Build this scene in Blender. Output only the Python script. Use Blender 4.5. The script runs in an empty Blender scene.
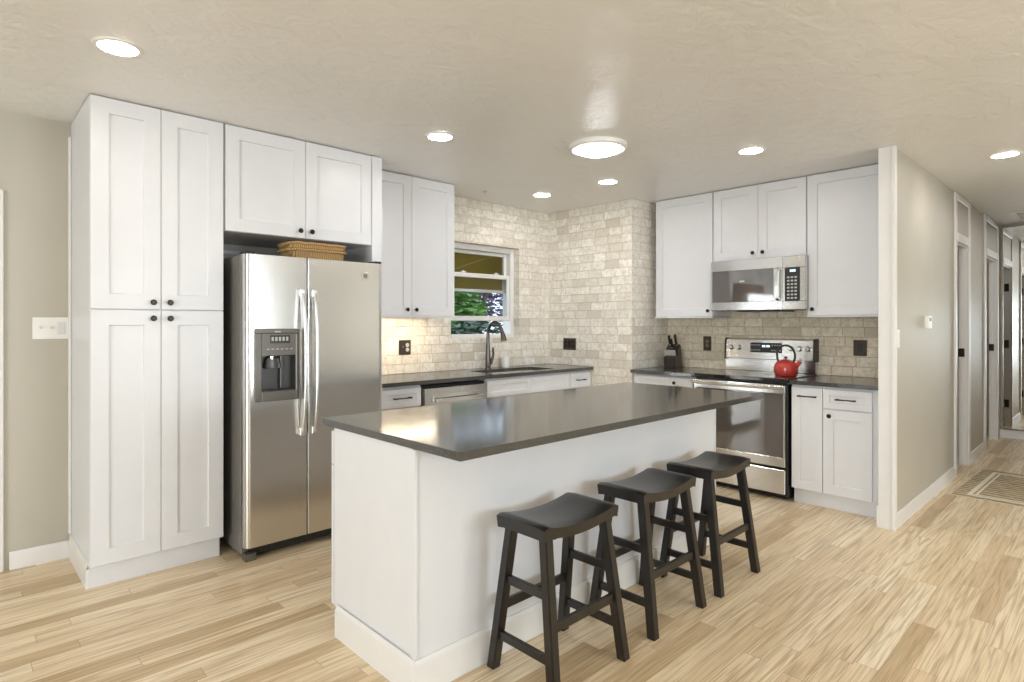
import bpy, bmesh, math, random
from mathutils import Vector, Matrix
random.seed(7)
PI = math.pi
sc = bpy.context.scene
C = sc.collection

# ------------------------------------------------------------------ camera, world, exposure
FPX, HORIZON, YAW = 590.24, 323.5, 46.23            # 1024 x 682 frame
cam_d = bpy.data.cameras.new('camera')
cam = bpy.data.objects.new('camera', cam_d); C.objects.link(cam)
cam.location = (0, 0, 1.335)
cam.rotation_euler = (PI/2, 0, math.radians(YAW) - PI/2)
cam_d.sensor_fit = 'HORIZONTAL'; cam_d.sensor_width = 36.0
cam_d.lens = FPX*36.0/1024
cam_d.shift_y = -(341.0-HORIZON)/1024
cam_d.clip_start = 0.05; cam_d.clip_end = 200
sc.camera = cam

sc.view_settings.view_transform = 'Standard'
sc.view_settings.look = 'None'
sc.view_settings.gamma = 1.0
sc.view_settings.use_curve_mapping = False
sc.view_settings.exposure = 0.11
sc.cycles.max_bounces = 10
sc.cycles.diffuse_bounces = 6
sc.cycles.glossy_bounces = 6
sc.cycles.caustics_reflective = False
sc.cycles.caustics_refractive = False
sc.cycles.sample_clamp_indirect = 6.0

world = bpy.data.worlds.new('sky'); sc.world = world
world.use_nodes = True
wn = world.node_tree; wn.nodes.clear()
wo = wn.nodes.new('ShaderNodeOutputWorld'); wb = wn.nodes.new('ShaderNodeBackground')
wb.inputs['Color'].default_value = (0.72, 0.86, 1.0, 1); wb.inputs['Strength'].default_value = 2.2
wn.links.new(wb.outputs[0], wo.inputs[0])

def area_light(name, loc, rot, sx, sy, watts, col):
    l = bpy.data.lights.new(name, 'AREA'); l.shape = 'RECTANGLE'; l.size = sx; l.size_y = sy
    l.energy = watts; l.color = col
    o = bpy.data.objects.new(name, l); C.objects.link(o); o.location = loc; o.rotation_euler = rot
    return o
# daylight entering through the living-room windows behind the camera
DAY = (0.93, 0.97, 1.0)
area_light('daylight_window_back', (-1.7, -5.56, 1.4), (PI/2, 0, 0), 2.4, 1.7, 40, DAY)
area_light('daylight_window_back_second', (2.9, -5.56, 1.4), (PI/2, 0, 0), 2.4, 1.7, 180, DAY)
area_light('daylight_glass_door', (-5.56, -0.6, 1.15), (PI/2, 0, -PI/2), 2.8, 2.1, 300, DAY)
LAMP = (1.0, 0.96, 0.915)
LAMP_STRENGTH = 82.0

# ------------------------------------------------------------------ materials
def N(nt, t, **kw):
    n = nt.nodes.new(t)
    for k, v in kw.items():
        if k.startswith('i_'):
            key = k[2:]
            key = int(key) if key.isdigit() else key.replace('_', ' ')
            if isinstance(v, bpy.types.NodeSocket): nt.links.new(v, n.inputs[key])
            else: n.inputs[key].default_value = v
        else: setattr(n, k, v)
    return n
def M_(nt, op, a, b=None, c=None):
    n = nt.nodes.new('ShaderNodeMath'); n.operation = op
    for i, v in enumerate((a, b, c)):
        if v is None: continue
        if isinstance(v, bpy.types.NodeSocket): nt.links.new(v, n.inputs[i])
        else: n.inputs[i].default_value = v
    return n.outputs[0]
def ramp(nt, fac, stops, interp='LINEAR'):
    n = nt.nodes.new('ShaderNodeValToRGB'); e = n.color_ramp.elements
    n.color_ramp.interpolation = interp
    e[0].position, e[0].color = stops[0][0], (*stops[0][1], 1)
    e[1].position, e[1].color = stops[-1][0], (*stops[-1][1], 1)
    for p, c in stops[1:-1]:
        x = e.new(p); x.color = (*c, 1)
    nt.links.new(fac, n.inputs[0]); return n.outputs[0]
def mixc(nt, fac, a, b, mode='MIX'):
    n = nt.nodes.new('ShaderNodeMix'); n.data_type = 'RGBA'; n.blend_type = mode
    for i, v in ((0, fac), (6, a), (7, b)):
        if isinstance(v, bpy.types.NodeSocket): nt.links.new(v, n.inputs[i])
        else: n.inputs[i].default_value = v if i == 0 else (*v, 1)
    return n.outputs[2]
def new_mat(name):
    m = bpy.data.materials.new(name); m.use_nodes = True
    nt = m.node_tree; p = nt.nodes['Principled BSDF']
    return m, nt, p
def setp(p, nt, **kw):
    for k, v in kw.items():
        key = k.replace('_', ' ')
        if isinstance(v, bpy.types.NodeSocket): nt.links.new(v, p.inputs[key])
        elif key in ('Base Color', 'Emission Color'): p.inputs[key].default_value = (*v, 1)
        else: p.inputs[key].default_value = v
def bump(nt, p, h, strength, dist=0.01):
    b = nt.nodes.new('ShaderNodeBump'); b.inputs['Strength'].default_value = strength; b.inputs['Distance'].default_value = dist
    nt.links.new(h, b.inputs['Height']); nt.links.new(b.outputs[0], p.inputs['Normal'])
def objco(nt): return nt.nodes.new('ShaderNodeTexCoord').outputs['Object']

def simple(name, col, rough=0.5, metal=0.0, var=0.03, scale=8.0, bmp=0.0, bscale=60.0, spec=0.5, **kw):
    m, nt, p = new_mat(name)
    co = objco(nt)
    n = N(nt, 'ShaderNodeTexNoise', i_Vector=co, i_Scale=scale, i_Detail=3.0)
    lo = tuple(c*(1-var) for c in col); hi = tuple(min(1, c*(1+var)) for c in col)
    setp(p, nt, Base_Color=ramp(nt, n.outputs['Fac'], [(0.3, lo), (0.7, hi)]), Roughness=rough, Metallic=metal, Specular_IOR_Level=spec, **kw)
    if bmp:
        n2 = N(nt, 'ShaderNodeTexNoise', i_Vector=co, i_Scale=bscale, i_Detail=4.0)
        bump(nt, p, n2.outputs['Fac'], bmp)
    return m

def brushed(name, col, rough, axis, metal=1.0):
    m, nt, p = new_mat(name)
    s = {'x': (2, 300, 300), 'y': (300, 2, 300), 'z': (300, 300, 2)}[axis]
    mp = N(nt, 'ShaderNodeMapping', i_Vector=objco(nt), i_Scale=s)
    n = N(nt, 'ShaderNodeTexNoise', i_Vector=mp.outputs[0], i_Scale=1.0, i_Detail=2.0)
    setp(p, nt, Base_Color=col, Metallic=metal, Roughness=ramp(nt, n.outputs['Fac'], [(0.2, (rough*0.99,)*3), (0.8, (rough*1.01,)*3)]))
    return m

def emit(name, col, strength):
    m, nt, p = new_mat(name)
    n = N(nt, 'ShaderNodeTexNoise', i_Vector=objco(nt), i_Scale=4.0)
    c = ramp(nt, n.outputs['Fac'], [(0.3, tuple(0.98*x for x in col)), (0.7, col)])
    setp(p, nt, Base_Color=(0.8, 0.8, 0.8), Emission_Color=c, Emission_Strength=strength, Roughness=0.4)
    return m

def floor_mat():
    m, nt, p = new_mat('oak_plank_floor')
    co = objco(nt); s = N(nt, 'ShaderNodeSeparateXYZ', i_0=co)
    x, y = s.outputs[0], s.outputs[1]
    W, L = 0.083, 1.05
    v = M_(nt, 'DIVIDE', y, W); row = M_(nt, 'FLOOR', v); fv = M_(nt, 'FRACT', v)
    wr = N(nt, 'ShaderNodeTexWhiteNoise', noise_dimensions='1D'); nt.links.new(row, wr.inputs['W'])
    u = M_(nt, 'DIVIDE', M_(nt, 'ADD', x, M_(nt, 'MULTIPLY', wr.outputs['Value'], 7.3)), L)
    col = M_(nt, 'FLOOR', u); fu = M_(nt, 'FRACT', u)
    idv = N(nt, 'ShaderNodeCombineXYZ', i_0=row, i_1=col)
    wi = N(nt, 'ShaderNodeTexWhiteNoise', noise_dimensions='3D', i_Vector=idv.outputs[0])
    rid = wi.outputs['Value']
    tone = ramp(nt, rid, [(0.0, (0.60, 0.45, 0.27)), (0.2, (0.79, 0.63, 0.42)), (0.6, (0.89, 0.745, 0.53)), (1.0, (0.95, 0.83, 0.63))])
    # ring-figured oak grain, a different slice of log in every plank
    gx = M_(nt, 'MULTIPLY', x, 0.85); gy = M_(nt, 'MULTIPLY', y, 15.0)
    gv = N(nt, 'ShaderNodeCombineXYZ', i_0=M_(nt, 'ADD', gx, M_(nt, 'MULTIPLY', rid, 91.0)), i_1=gy, i_2=M_(nt, 'MULTIPLY', rid, 37.0))
    n1 = N(nt, 'ShaderNodeTexNoise', i_Vector=gv.outputs[0], i_Scale=1.0, i_Detail=2.0, i_Roughness=0.45)
    rings = M_(nt, 'SINE', M_(nt, 'MULTIPLY', n1.outputs['Fac'], 48.0))
    ringm = ramp(nt, M_(nt, 'MULTIPLY_ADD', rings, 0.5, 0.5), [(0.0, (0, 0, 0)), (0.6, (0.15,)*3), (1.0, (1, 1, 1))])
    fx = M_(nt, 'MULTIPLY', x, 5.0); fy = M_(nt, 'MULTIPLY', y, 240.0)
    fvv = N(nt, 'ShaderNodeCombineXYZ', i_0=fx, i_1=fy, i_2=M_(nt, 'MULTIPLY', rid, 11.0))
    n2 = N(nt, 'ShaderNodeTexNoise', i_Vector=fvv.outputs[0], i_Scale=1.0, i_Detail=3.0)
    fine = ramp(nt, n2.outputs['Fac'], [(0.33, (0.80, 0.765, 0.70)), (0.58, (1, 1, 1))])
    sel = N(nt, 'ShaderNodeSeparateXYZ', i_0=wi.outputs['Color'])
    amt = M_(nt, 'MULTIPLY', ringm, M_(nt, 'MULTIPLY_ADD', sel.outputs[1], 0.42, 0.10))
    c = mixc(nt, amt, tone, (0.42, 0.28, 0.14))
    sv = N(nt, 'ShaderNodeCombineXYZ', i_0=M_(nt, 'MULTIPLY', x, 2.2), i_1=M_(nt, 'MULTIPLY', y, 70.0), i_2=M_(nt, 'MULTIPLY', rid, 23.0))
    n5 = N(nt, 'ShaderNodeTexNoise', i_Vector=sv.outputs[0], i_Scale=1.0, i_Detail=4.0, i_Roughness=0.6)
    c = mixc(nt, ramp(nt, n5.outputs['Fac'], [(0.50, (0, 0, 0)), (0.70, (0.7,)*3)]), c, (0.46, 0.31, 0.16))
    c = mixc(nt, 1.0, c, fine, 'MULTIPLY')
    e1 = M_(nt, 'LESS_THAN', fv, 0.022); e2 = M_(nt, 'LESS_THAN', fu, 0.0022)
    gap = M_(nt, 'MAXIMUM', e1, e2)
    c = mixc(nt, M_(nt, 'MULTIPLY', gap, 0.5), c, (0.16, 0.10, 0.05))
    setp(p, nt, Base_Color=c, Roughness=M_(nt, 'MULTIPLY_ADD', n2.outputs['Fac'], 0.12, 0.25), Specular_IOR_Level=0.45)
    bump(nt, p, M_(nt, 'SUBTRACT', M_(nt, 'MULTIPLY', n2.outputs['Fac'], 0.3), gap), 0.12, 0.002)
    return m

def tile_mat(name, axis, tint=(1, 1, 1)):
    m, nt, p = new_mat(name)
    co = objco(nt); s = N(nt, 'ShaderNodeSeparateXYZ', i_0=co)
    a, z = s.outputs['XY'.index(axis)], s.outputs[2]
    W, Hh = 0.158, 0.0785
    v = M_(nt, 'DIVIDE', M_(nt, 'SUBTRACT', z, 0.914), Hh); row = M_(nt, 'FLOOR', v); fv = M_(nt, 'FRACT', v)
    par = M_(nt, 'MULTIPLY', M_(nt, 'MODULO', row, 2.0), 0.5)
    wr = N(nt, 'ShaderNodeTexWhiteNoise', noise_dimensions='1D'); nt.links.new(row, wr.inputs['W'])
    u = M_(nt, 'ADD', M_(nt, 'DIVIDE', a, W), M_(nt, 'ADD', par, M_(nt, 'MULTIPLY', wr.outputs['Value'], 0.8)))
    cu = M_(nt, 'FLOOR', u); fu = M_(nt, 'FRACT', u)
    idv = N(nt, 'ShaderNodeCombineXYZ', i_0=row, i_1=cu, i_2=3.0 if axis == 'X' else 8.0)
    wi = N(nt, 'ShaderNodeTexWhiteNoise', noise_dimensions='3D', i_Vector=idv.outputs[0])
    rid = wi.outputs['Value']
    tone = ramp(nt, rid, [(0.0, (0.60, 0.545, 0.46)), (0.05, (0.71, 0.665, 0.585)), (0.35, (0.80, 0.755, 0.68)), (1.0, (0.88, 0.85, 0.785))])
    off = N(nt, 'ShaderNodeVectorMath', operation='ADD', i_0=co, i_1=wi.outputs['Color'])
    n1 = N(nt, 'ShaderNodeTexNoise', i_Vector=off.outputs[0], i_Scale=22.0, i_Detail=5.0, i_Roughness=0.6)
    c = mixc(nt, ramp(nt, n1.outputs['Fac'], [(0.40, (0, 0, 0)), (0.68, (0.75,)*3)]), tone, (0.60, 0.545, 0.455))
    n3 = N(nt, 'ShaderNodeTexNoise', i_Vector=off.outputs[0], i_Scale=75.0, i_Detail=2.0)
    pits = ramp(nt, n3.outputs['Fac'], [(0.31, (1, 1, 1)), (0.39, (0, 0, 0))])
    c = mixc(nt, M_(nt, 'MULTIPLY', pits, 0.5), c, (0.30, 0.24, 0.17))
    # distance to the tile edge in metres, ragged by noise: tumbled edges
    du = M_(nt, 'MULTIPLY', M_(nt, 'MINIMUM', fu, M_(nt, 'SUBTRACT', 1.0, fu)), W)
    dv = M_(nt, 'MULTIPLY', M_(nt, 'MINIMUM', fv, M_(nt, 'SUBTRACT', 1.0, fv)), Hh)
    n4 = N(nt, 'ShaderNodeTexNoise', i_Vector=co, i_Scale=55.0, i_Detail=2.0)
    d = M_(nt, 'ADD', M_(nt, 'MINIMUM', du, dv), M_(nt, 'MULTIPLY_ADD', n4.outputs['Fac'], 0.005, -0.0025))
    joint = ramp(nt, d, [(0.0004, (1, 1, 1)), (0.0028, (0, 0, 0))])
    c = mixc(nt, M_(nt, 'MULTIPLY', joint, 0.62), c, (0.42, 0.365, 0.28))
    c = mixc(nt, 1.0, c, tint, 'MULTIPLY')
    setp(p, nt, Base_Color=c, Roughness=0.55, Specular_IOR_Level=0.35)
    hgt = M_(nt, 'SUBTRACT', M_(nt, 'MULTIPLY_ADD', n1.outputs['Fac'], 0.4, M_(nt, 'MULTIPLY', rid, 0.3)), M_(nt, 'ADD', joint, M_(nt, 'MULTIPLY', pits, 0.4)))
    bump(nt, p, hgt, 0.7, 0.005)
    return m

def ceiling_mat():
    m, nt, p = new_mat('textured_ceiling_paint')
    co = objco(nt)
    mp = N(nt, 'ShaderNodeMapping', i_Vector=co, i_Scale=(1, 1.4, 1))
    n1 = N(nt, 'ShaderNodeTexNoise', i_Vector=mp.outputs[0], i_Scale=8.0, i_Detail=7.0, i_Roughness=0.62, i_Distortion=0.6)
    n2 = N(nt, 'ShaderNodeTexNoise', i_Vector=co, i_Scale=1.3, i_Detail=3.0)
    setp(p, nt, Base_Color=ramp(nt, n2.outputs['Fac'], [(0.3, (0.81, 0.805, 0.79)), (0.7, (0.85, 0.845, 0.83))]), Roughness=0.30, Specular_IOR_Level=0.5)
    bump(nt, p, n1.outputs['Fac'], 0.55, 0.02)
    return m

def counter_mat():
    m, nt, p = new_mat('dark_speckled_quartz')
    co = objco(nt)
    n = N(nt, 'ShaderNodeTexNoise', i_Vector=co, i_Scale=320.0, i_Detail=2.0)
    n2 = N(nt, 'ShaderNodeTexNoise', i_Vector=co, i_Scale=40.0, i_Detail=3.0)
    c = ramp(nt, n.outputs['Fac'], [(0.36, (0.016, 0.016, 0.0155)), (0.56, (0.055, 0.053, 0.050)), (0.72, (0.20, 0.195, 0.185))])
    setp(p, nt, Base_Color=c, Roughness=M_(nt, 'MULTIPLY_ADD', n2.outputs['Fac'], 0.06, 0.10), IOR=1.75)
    return m

def glass_mat(name, tint=(1, 1, 1), refl=0.12):
    m = bpy.data.materials.new(name); m.use_nodes = True
    nt = m.node_tree; nt.nodes.clear()
    o = N(nt, 'ShaderNodeOutputMaterial'); t = N(nt, 'ShaderNodeBsdfTransparent', i_Color=(*tint, 1)); g = N(nt, 'ShaderNodeBsdfGlossy', i_Roughness=0.02)
    f = N(nt, 'ShaderNodeFresnel', i_IOR=1.22)
    mx = N(nt, 'ShaderNodeMixShader', i_0=f.outputs[0], i_1=t.outputs[0], i_2=g.outputs[0])
    nt.links.new(mx.outputs[0], o.inputs[0]); return m

def fabric_translucent(name, col):
    m, nt, p = new_mat(name)
    out = nt.nodes['Material Output']
    n = N(nt, 'ShaderNodeTexNoise', i_Vector=objco(nt), i_Scale=5.0)
    c = ramp(nt, n.outputs['Fac'], [(0.3, tuple(x*0.85 for x in col)), (0.7, col)])
    setp(p, nt, Base_Color=c, Roughness=0.8)
    t = N(nt, 'ShaderNodeBsdfTranslucent', i_Color=c)
    mx = N(nt, 'ShaderNodeMixShader', i_0=0.5, i_1=p.outputs[0], i_2=t.outputs[0])
    nt.links.new(mx.outputs[0], out.inputs[0]); return m

def leaf_mat(name, a, b):
    m, nt, p = new_mat(name)
    n = N(nt, 'ShaderNodeTexNoise', i_Vector=objco(nt), i_Scale=9.0, i_Detail=2.0)
    setp(p, nt, Base_Color=ramp(nt, n.outputs['Fac'], [(0.3, a), (0.7, b)]), Roughness=0.6)
    return m

def rug_mat():
    m, nt, p = new_mat('woven_jute')
    co = objco(nt); s = N(nt, 'ShaderNodeSeparateXYZ', i_0=co)
    w = N(nt, 'ShaderNodeTexWave', i_Vector=co, i_Scale=4.5, i_Distortion=3.0, i_Detail=3.0, i_Detail_Scale=4.0, bands_direction='X')
    n = N(nt, 'ShaderNodeTexNoise', i_Vector=co, i_Scale=30.0, i_Detail=4.0)
    c = mixc(nt, w.outputs['Fac'], (0.26, 0.20, 0.12), (0.74, 0.64, 0.48))
    c = mixc(nt, M_(nt, 'MULTIPLY', n.outputs['Fac'], 0.5), c, (0.40, 0.33, 0.22))
    # cream stripes running parallel to the edges
    ax = M_(nt, 'ABSOLUTE', s.outputs[0]); ay = M_(nt, 'ABSOLUTE', s.outputs[1])
    d = M_(nt, 'MINIMUM', M_(nt, 'SUBTRACT', 0.60, ax), M_(nt, 'SUBTRACT', 0.36, ay))
    def band(lo, hi): return M_(nt, 'MULTIPLY', M_(nt, 'GREATER_THAN', d, lo), M_(nt, 'LESS_THAN', d, hi))
    st = M_(nt, 'MAXIMUM', band(0.085, 0.115), band(0.13, 0.145))
    c = mixc(nt, M_(nt, 'MULTIPLY', st, 0.9), c, (0.88, 0.84, 0.75))
    setp(p, nt, Base_Color=c, Roughness=0.9, Specular_IOR_Level=0.1)
    bump(nt, p, w.outputs['Fac'], 0.5, 0.004)
    return m

def wicker_mat():
    m, nt, p = new_mat('woven_wicker')
    co = objco(nt)
    w = N(nt, 'ShaderNodeTexWave', i_Vector=co, i_Scale=26.0, i_Distortion=3.0, i_Detail=2.0, bands_direction='X')
    w2 = N(nt, 'ShaderNodeTexWave', i_Vector=co, i_Scale=60.0, i_Distortion=1.0, bands_direction='Z')
    f = M_(nt, 'MULTIPLY', w.outputs['Fac'], w2.outputs['Fac'])
    setp(p, nt, Base_Color=ramp(nt, f, [(0.0, (0.24, 0.12, 0.035)), (0.3, (0.58, 0.37, 0.15)), (1.0, (0.78, 0.58, 0.30))]), Roughness=0.6)
    bump(nt, p, f, 0.6, 0.004)
    return m

MAT = {}
MAT['cab'] = simple('white_cabinet_paint', (0.715, 0.722, 0.745), 0.32, var=0.012, bmp=0.02, bscale=25)
MAT['trim'] = simple('white_trim_paint', (0.76, 0.75, 0.735), 0.35, var=0.015, bmp=0.03, bscale=30)
MAT['wall'] = simple('greige_wall_paint', (0.475, 0.445, 0.375), 0.42, var=0.02, scale=3, bmp=0.08, bscale=18)
MAT['floor'] = floor_mat()
MAT['tile_x'] = tile_mat('travertine_subway_tile', 'X')
MAT['tile_y'] = tile_mat('travertine_subway_tile_return', 'Y')
MAT['tile_warm_shade'] = tile_mat('travertine_subway_tile_warm_shade', 'Y', (1.0, 0.94, 0.83))  # same tile as the chase; the range wall's warm shade is put into the tint
MAT['ceil'] = ceiling_mat()
MAT['counter'] = counter_mat()
MAT['steel'] = brushed('brushed_stainless_steel', (0.68, 0.675, 0.66), 0.20, 'x')
MAT['steel_z'] = brushed('polished_stainless_steel', (0.72, 0.715, 0.70), 0.16, 'z')
MAT['satin_bar'] = simple('satin_stainless_bar', (0.74, 0.735, 0.72), 0.30, 0.9, var=0.01)
MAT['chrome'] = simple('polished_chrome', (0.80, 0.80, 0.79), 0.10, 1.0, var=0.01)
MAT['sidegrey'] = simple('grey_textured_enamel', (0.22, 0.205, 0.185), 0.45, 0.3, bmp=0.1, bscale=120)
MAT['dispenser'] = simple('dark_grey_plastic', (0.13, 0.12, 0.105), 0.30, 0.3)
MAT['black'] = simple('black_plastic', (0.012, 0.012, 0.012), 0.35)
MAT['blackglass'] = simple('black_ceramic_glass', (0.015, 0.014, 0.014), 0.05, var=0.01, IOR=1.6)
MAT['ovenglass'] = simple('dark_oven_glass', (0.095, 0.085, 0.080), 0.04, var=0.01, IOR=2.3)
MAT['bronze'] = simple('oil_rubbed_bronze', (0.030, 0.024, 0.019), 0.32, 0.8)
MAT['faucet'] = simple('dark_gunmetal_finish', (0.10, 0.09, 0.08), 0.26, 0.95)
MAT['plate'] = simple('bronze_cover_plate', (0.055, 0.042, 0.03), 0.38, 0.5)
MAT['whiteplastic'] = simple('white_plastic', (0.82, 0.81, 0.78), 0.35)
MAT['stool'] = simple('espresso_black_lacquer', (0.010, 0.008, 0.0065), 0.30, var=0.2, spec=0.65, bmp=0.03, bscale=40)
MAT['satin'] = simple('satin_steel', (0.70, 0.70, 0.69), 0.4, 0.35)
MAT['darkgrey'] = simple('charcoal_plastic', (0.06, 0.058, 0.055), 0.3, 0.2)
MAT['red'] = simple('red_enamel', (0.50, 0.045, 0.035), 0.16, var=0.05, Coat_Weight=0.5)
MAT['blockwood'] = simple('dark_stained_wood', (0.035, 0.026, 0.020), 0.35, var=0.3, scale=30)
MAT['wicker'] = wicker_mat()
MAT['rug'] = rug_mat()
MAT['mirror'] = simple('mirror_silvering', (0.86, 0.87, 0.85), 0.015, 1.0, var=0.005)
MAT['brass'] = simple('aged_bronze_frame', (0.19, 0.15, 0.10), 0.35, 0.7)
MAT['glass'] = glass_mat('window_glass', (0.96, 0.97, 0.97))
MAT['olive'] = fabric_translucent('olive_canvas', (0.34, 0.245, 0.010))
MAT['seam'] = simple('pale_seam_tape', (0.42, 0.34, 0.14), 0.7)
MAT['display'] = emit('lit_display_digits', (0.55, 0.8, 1.0), 2.0)
MAT['legend'] = simple('printed_legend_grey', (0.45, 0.45, 0.43), 0.5)
MAT['diffuser'] = emit('lit_lamp_diffuser', LAMP, LAMP_STRENGTH)
MAT['dome'] = emit('lit_glass_bowl', (0.92, 0.96, 1.0), 34.0)
MAT['strip'] = emit('lit_lamp_strip', (1.0, 0.82, 0.58), 60.0)
MAT['lawn'] = simple('mown_lawn', (0.06, 0.12, 0.03), 0.9, var=0.4, scale=20)
MAT['bark'] = simple('grey_brown_bark', (0.10, 0.075, 0.06), 0.9, var=0.3, scale=20, bmp=0.4)
MAT['leaf_green'] = leaf_mat('green_leaves', (0.06, 0.20, 0.03), (0.22, 0.42, 0.08))
MAT['leaf_dark'] = leaf_mat('grey_green_leaves', (0.015, 0.035, 0.022), (0.13, 0.18, 0.13))
MAT['leaf_mauve'] = leaf_mat('mauve_leaves', (0.10, 0.06, 0.12), (0.36, 0.24, 0.38))

# ------------------------------------------------------------------ mesh helpers
class MB:
    def __init__(self): self.bm = bmesh.new()
    def _merge(self, t, mat=None):
        if mat is not None: bmesh.ops.transform(t, matrix=mat, verts=t.verts)
        me = bpy.data.meshes.new('tmp'); t.to_mesh(me); t.free()
        self.bm.from_mesh(me); bpy.data.meshes.remove(me); return self
    def box(self, x0, x1, y0, y1, z0, z1, bev=0.002, seg=1, mat=None):
        t = bmesh.new(); bmesh.ops.create_cube(t, size=1)
        for v in t.verts:
            v.co = Vector(((x0+x1)/2+v.co.x*(x1-x0), (y0+y1)/2+v.co.y*(y1-y0), (z0+z1)/2+v.co.z*(z1-z0)))
        b = min(bev, 0.45*min(abs(x1-x0), abs(y1-y0), abs(z1-z0)))
        if b > 1e-5: bmesh.ops.bevel(t, geom=t.edges[:], offset=b, segments=seg, affect='EDGES', profile=0.5)
        return self._merge(t, mat)
    def prism(self, pts, lo, hi, axis='x', bev=0.0, seg=1, mat=None):
        """pts: outline in the two other axes (in x,y,z order), swept from lo to hi along axis."""
        t = bmesh.new(); k = 'xyz'.index(axis); o = [i for i in range(3) if i != k]
        rings = []
        for h in (lo, hi):
            r = []
            for p in pts:
                c = [0, 0, 0]; c[k] = h; c[o[0]], c[o[1]] = p; r.append(t.verts.new(c))
            rings.append(r)
        n = len(pts)
        t.faces.new(rings[0]); t.faces.new(rings[1][::-1])
        for i in range(n): t.faces.new((rings[0][i], rings[1][i], rings[1][(i+1) % n], rings[0][(i+1) % n]))
        bmesh.ops.recalc_face_normals(t, faces=t.faces)
        if bev: bmesh.ops.bevel(t, geom=t.edges[:], offset=bev, segments=seg, affect='EDGES', profile=0.5)
        return self._merge(t, mat)
    def lathe(self, prof, n=32, mat=None, close=True):
        """prof: (r, z) pairs from bottom to top, turned about z."""
        t = bmesh.new(); rings = []
        for r, z in prof:
            if r < 1e-6: rings.append([t.verts.new((0, 0, z))])
            else: rings.append([t.verts.new((r*math.cos(2*PI*i/n), r*math.sin(2*PI*i/n), z)) for i in range(n)])
        for a, b in zip(rings, rings[1:]):
            for i in range(n):
                j = (i+1) % n
                if len(a) == 1 and len(b) == 1: continue
                if len(a) == 1: t.faces.new((a[0], b[j], b[i]))
                elif len(b) == 1: t.faces.new((a[i], a[j], b[0]))
                else: t.faces.new((a[i], a[j], b[j], b[i]))
        if close:
            for r in (rings[0], rings[-1]):
                if len(r) > 1: t.faces.new(r)
        bmesh.ops.recalc_face_normals(t, faces=t.faces)
        return self._merge(t, mat)
    def tube(self, path, rad, n=12, mat=None, sq=None):
        """sweep a circle (or a sq=(w,h) rectangle) along path; rad may be a list."""
        t = bmesh.new(); P = [Vector(p) for p in path]; rings = []
        up = Vector((0, 0, 1))
        prevn = None
        for i, p in enumerate(P):
            d = (P[min(i+1, len(P)-1)]-P[max(i-1, 0)]).normalized()
            if prevn is None:
                a = up if abs(d.z) < 0.9 else Vector((1, 0, 0))
                nn = (a - d*a.dot(d)).normalized()
            else: nn = (prevn - d*prevn.dot(d)).normalized()
            prevn = nn; b = d.cross(nn)
            r = rad[i] if isinstance(rad, (list, tuple)) else rad
            if sq: rings.append([t.verts.new(p + nn*sx*sq[0]/2 + b*sy*sq[1]/2) for sx, sy in ((-1, -1), (1, -1), (1, 1), (-1, 1))])
            else: rings.append([t.verts.new(p + nn*r*math.cos(2*PI*k/n) + b*r*math.sin(2*PI*k/n)) for k in range(n)])
        m = len(rings[0])
        for a, b in zip(rings, rings[1:]):
            for i in range(m): t.faces.new((a[i], a[(i+1) % m], b[(i+1) % m], b[i]))
        t.faces.new(rings[0]); t.faces.new(rings[-1])
        bmesh.ops.recalc_face_normals(t, faces=t.faces)
        if sq: bmesh.ops.bevel(t, geom=[e for e in t.edges if e.calc_face_angle(0) > 0.6], offset=0.0025, segments=1, affect='EDGES')
        return self._merge(t, mat)
    def shaker(self, x0, x1, z0, z1, yf, t=0.02, rail=0.072, rec=0.011):
        """a shaker front facing -y: front face at yf, back at yf+t, flat recessed centre panel."""
        b = 0.002; m = bmesh.new()
        def ring(i, y): return [m.verts.new(c) for c in ((x0+i, y, z0+i), (x1-i, y, z0+i), (x1-i, y, z1-i), (x0+i, y, z1-i))]
        R = [ring(0, yf+t), ring(0, yf+b), ring(b, yf), ring(rail, yf), ring(rail+0.003, yf+rec)]
        m.faces.new(R[0])
        for a, c in zip(R, R[1:]):
            for i in range(4): m.faces.new((a[i], a[(i+1) % 4], c[(i+1) % 4], c[i]))
        m.faces.new(R[-1])
        bmesh.ops.recalc_face_normals(m, faces=m.faces)
        return self._merge(m)
    def build(self, name, mat, parent=None, smooth=True, loc=None):
        me = bpy.data.meshes.new(name); self.bm.to_mesh(me); self.bm.free()
        me.materials.append(MAT[mat] if isinstance(mat, str) else mat)
        if smooth and len(me.polygons):
            me.polygons.foreach_set('use_smooth', [True]*len(me.polygons)); me.set_sharp_from_angle(angle=math.radians(32))
        o = bpy.data.objects.new(name, me); C.objects.link(o)
        if smooth and len(me.polygons):
            w = o.modifiers.new('weighted_normal', 'WEIGHTED_NORMAL'); w.keep_sharp = True; w.weight = 80
        if loc: o.location = loc
        if parent is not None: o.parent = parent
        return o

def tag(o, label, cat, group=None, kind=None):
    o['label'] = label; o['category'] = cat
    if group: o['group'] = group
    if kind: o['kind'] = kind
    return o
def thing(name, label, cat, loc=(0, 0, 0), rz=0.0, group=None):
    o = bpy.data.objects.new(name, None); C.objects.link(o); o.empty_display_size = 0.1
    o.location = loc; o.rotation_euler = (0, 0, rz)
    return tag(o, label, cat, group)
def part(mb, name, mat, parent, label=None):
    o = mb.build(name, mat, parent)
    if label: o['label'] = label
    return o
def struct(mb, name, mat, parent=None, smooth=True):
    o = mb.build(name, mat, parent, smooth=smooth)
    if parent is None: o['kind'] = 'structure'
    return o
def copy_tree(o, parent=None):
    c = o.copy(); C.objects.link(c)
    if parent is not None: c.parent = parent
    for ch in [x for x in C.objects if x.parent == o]: copy_tree(ch, c)
    return c
TOFRONT = Matrix.Rotation(PI/2, 4, 'X')                      # local z -> -y: a lathe that sticks out of a front
RB = -PI/2                                                   # things on the range wall face -x

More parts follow.
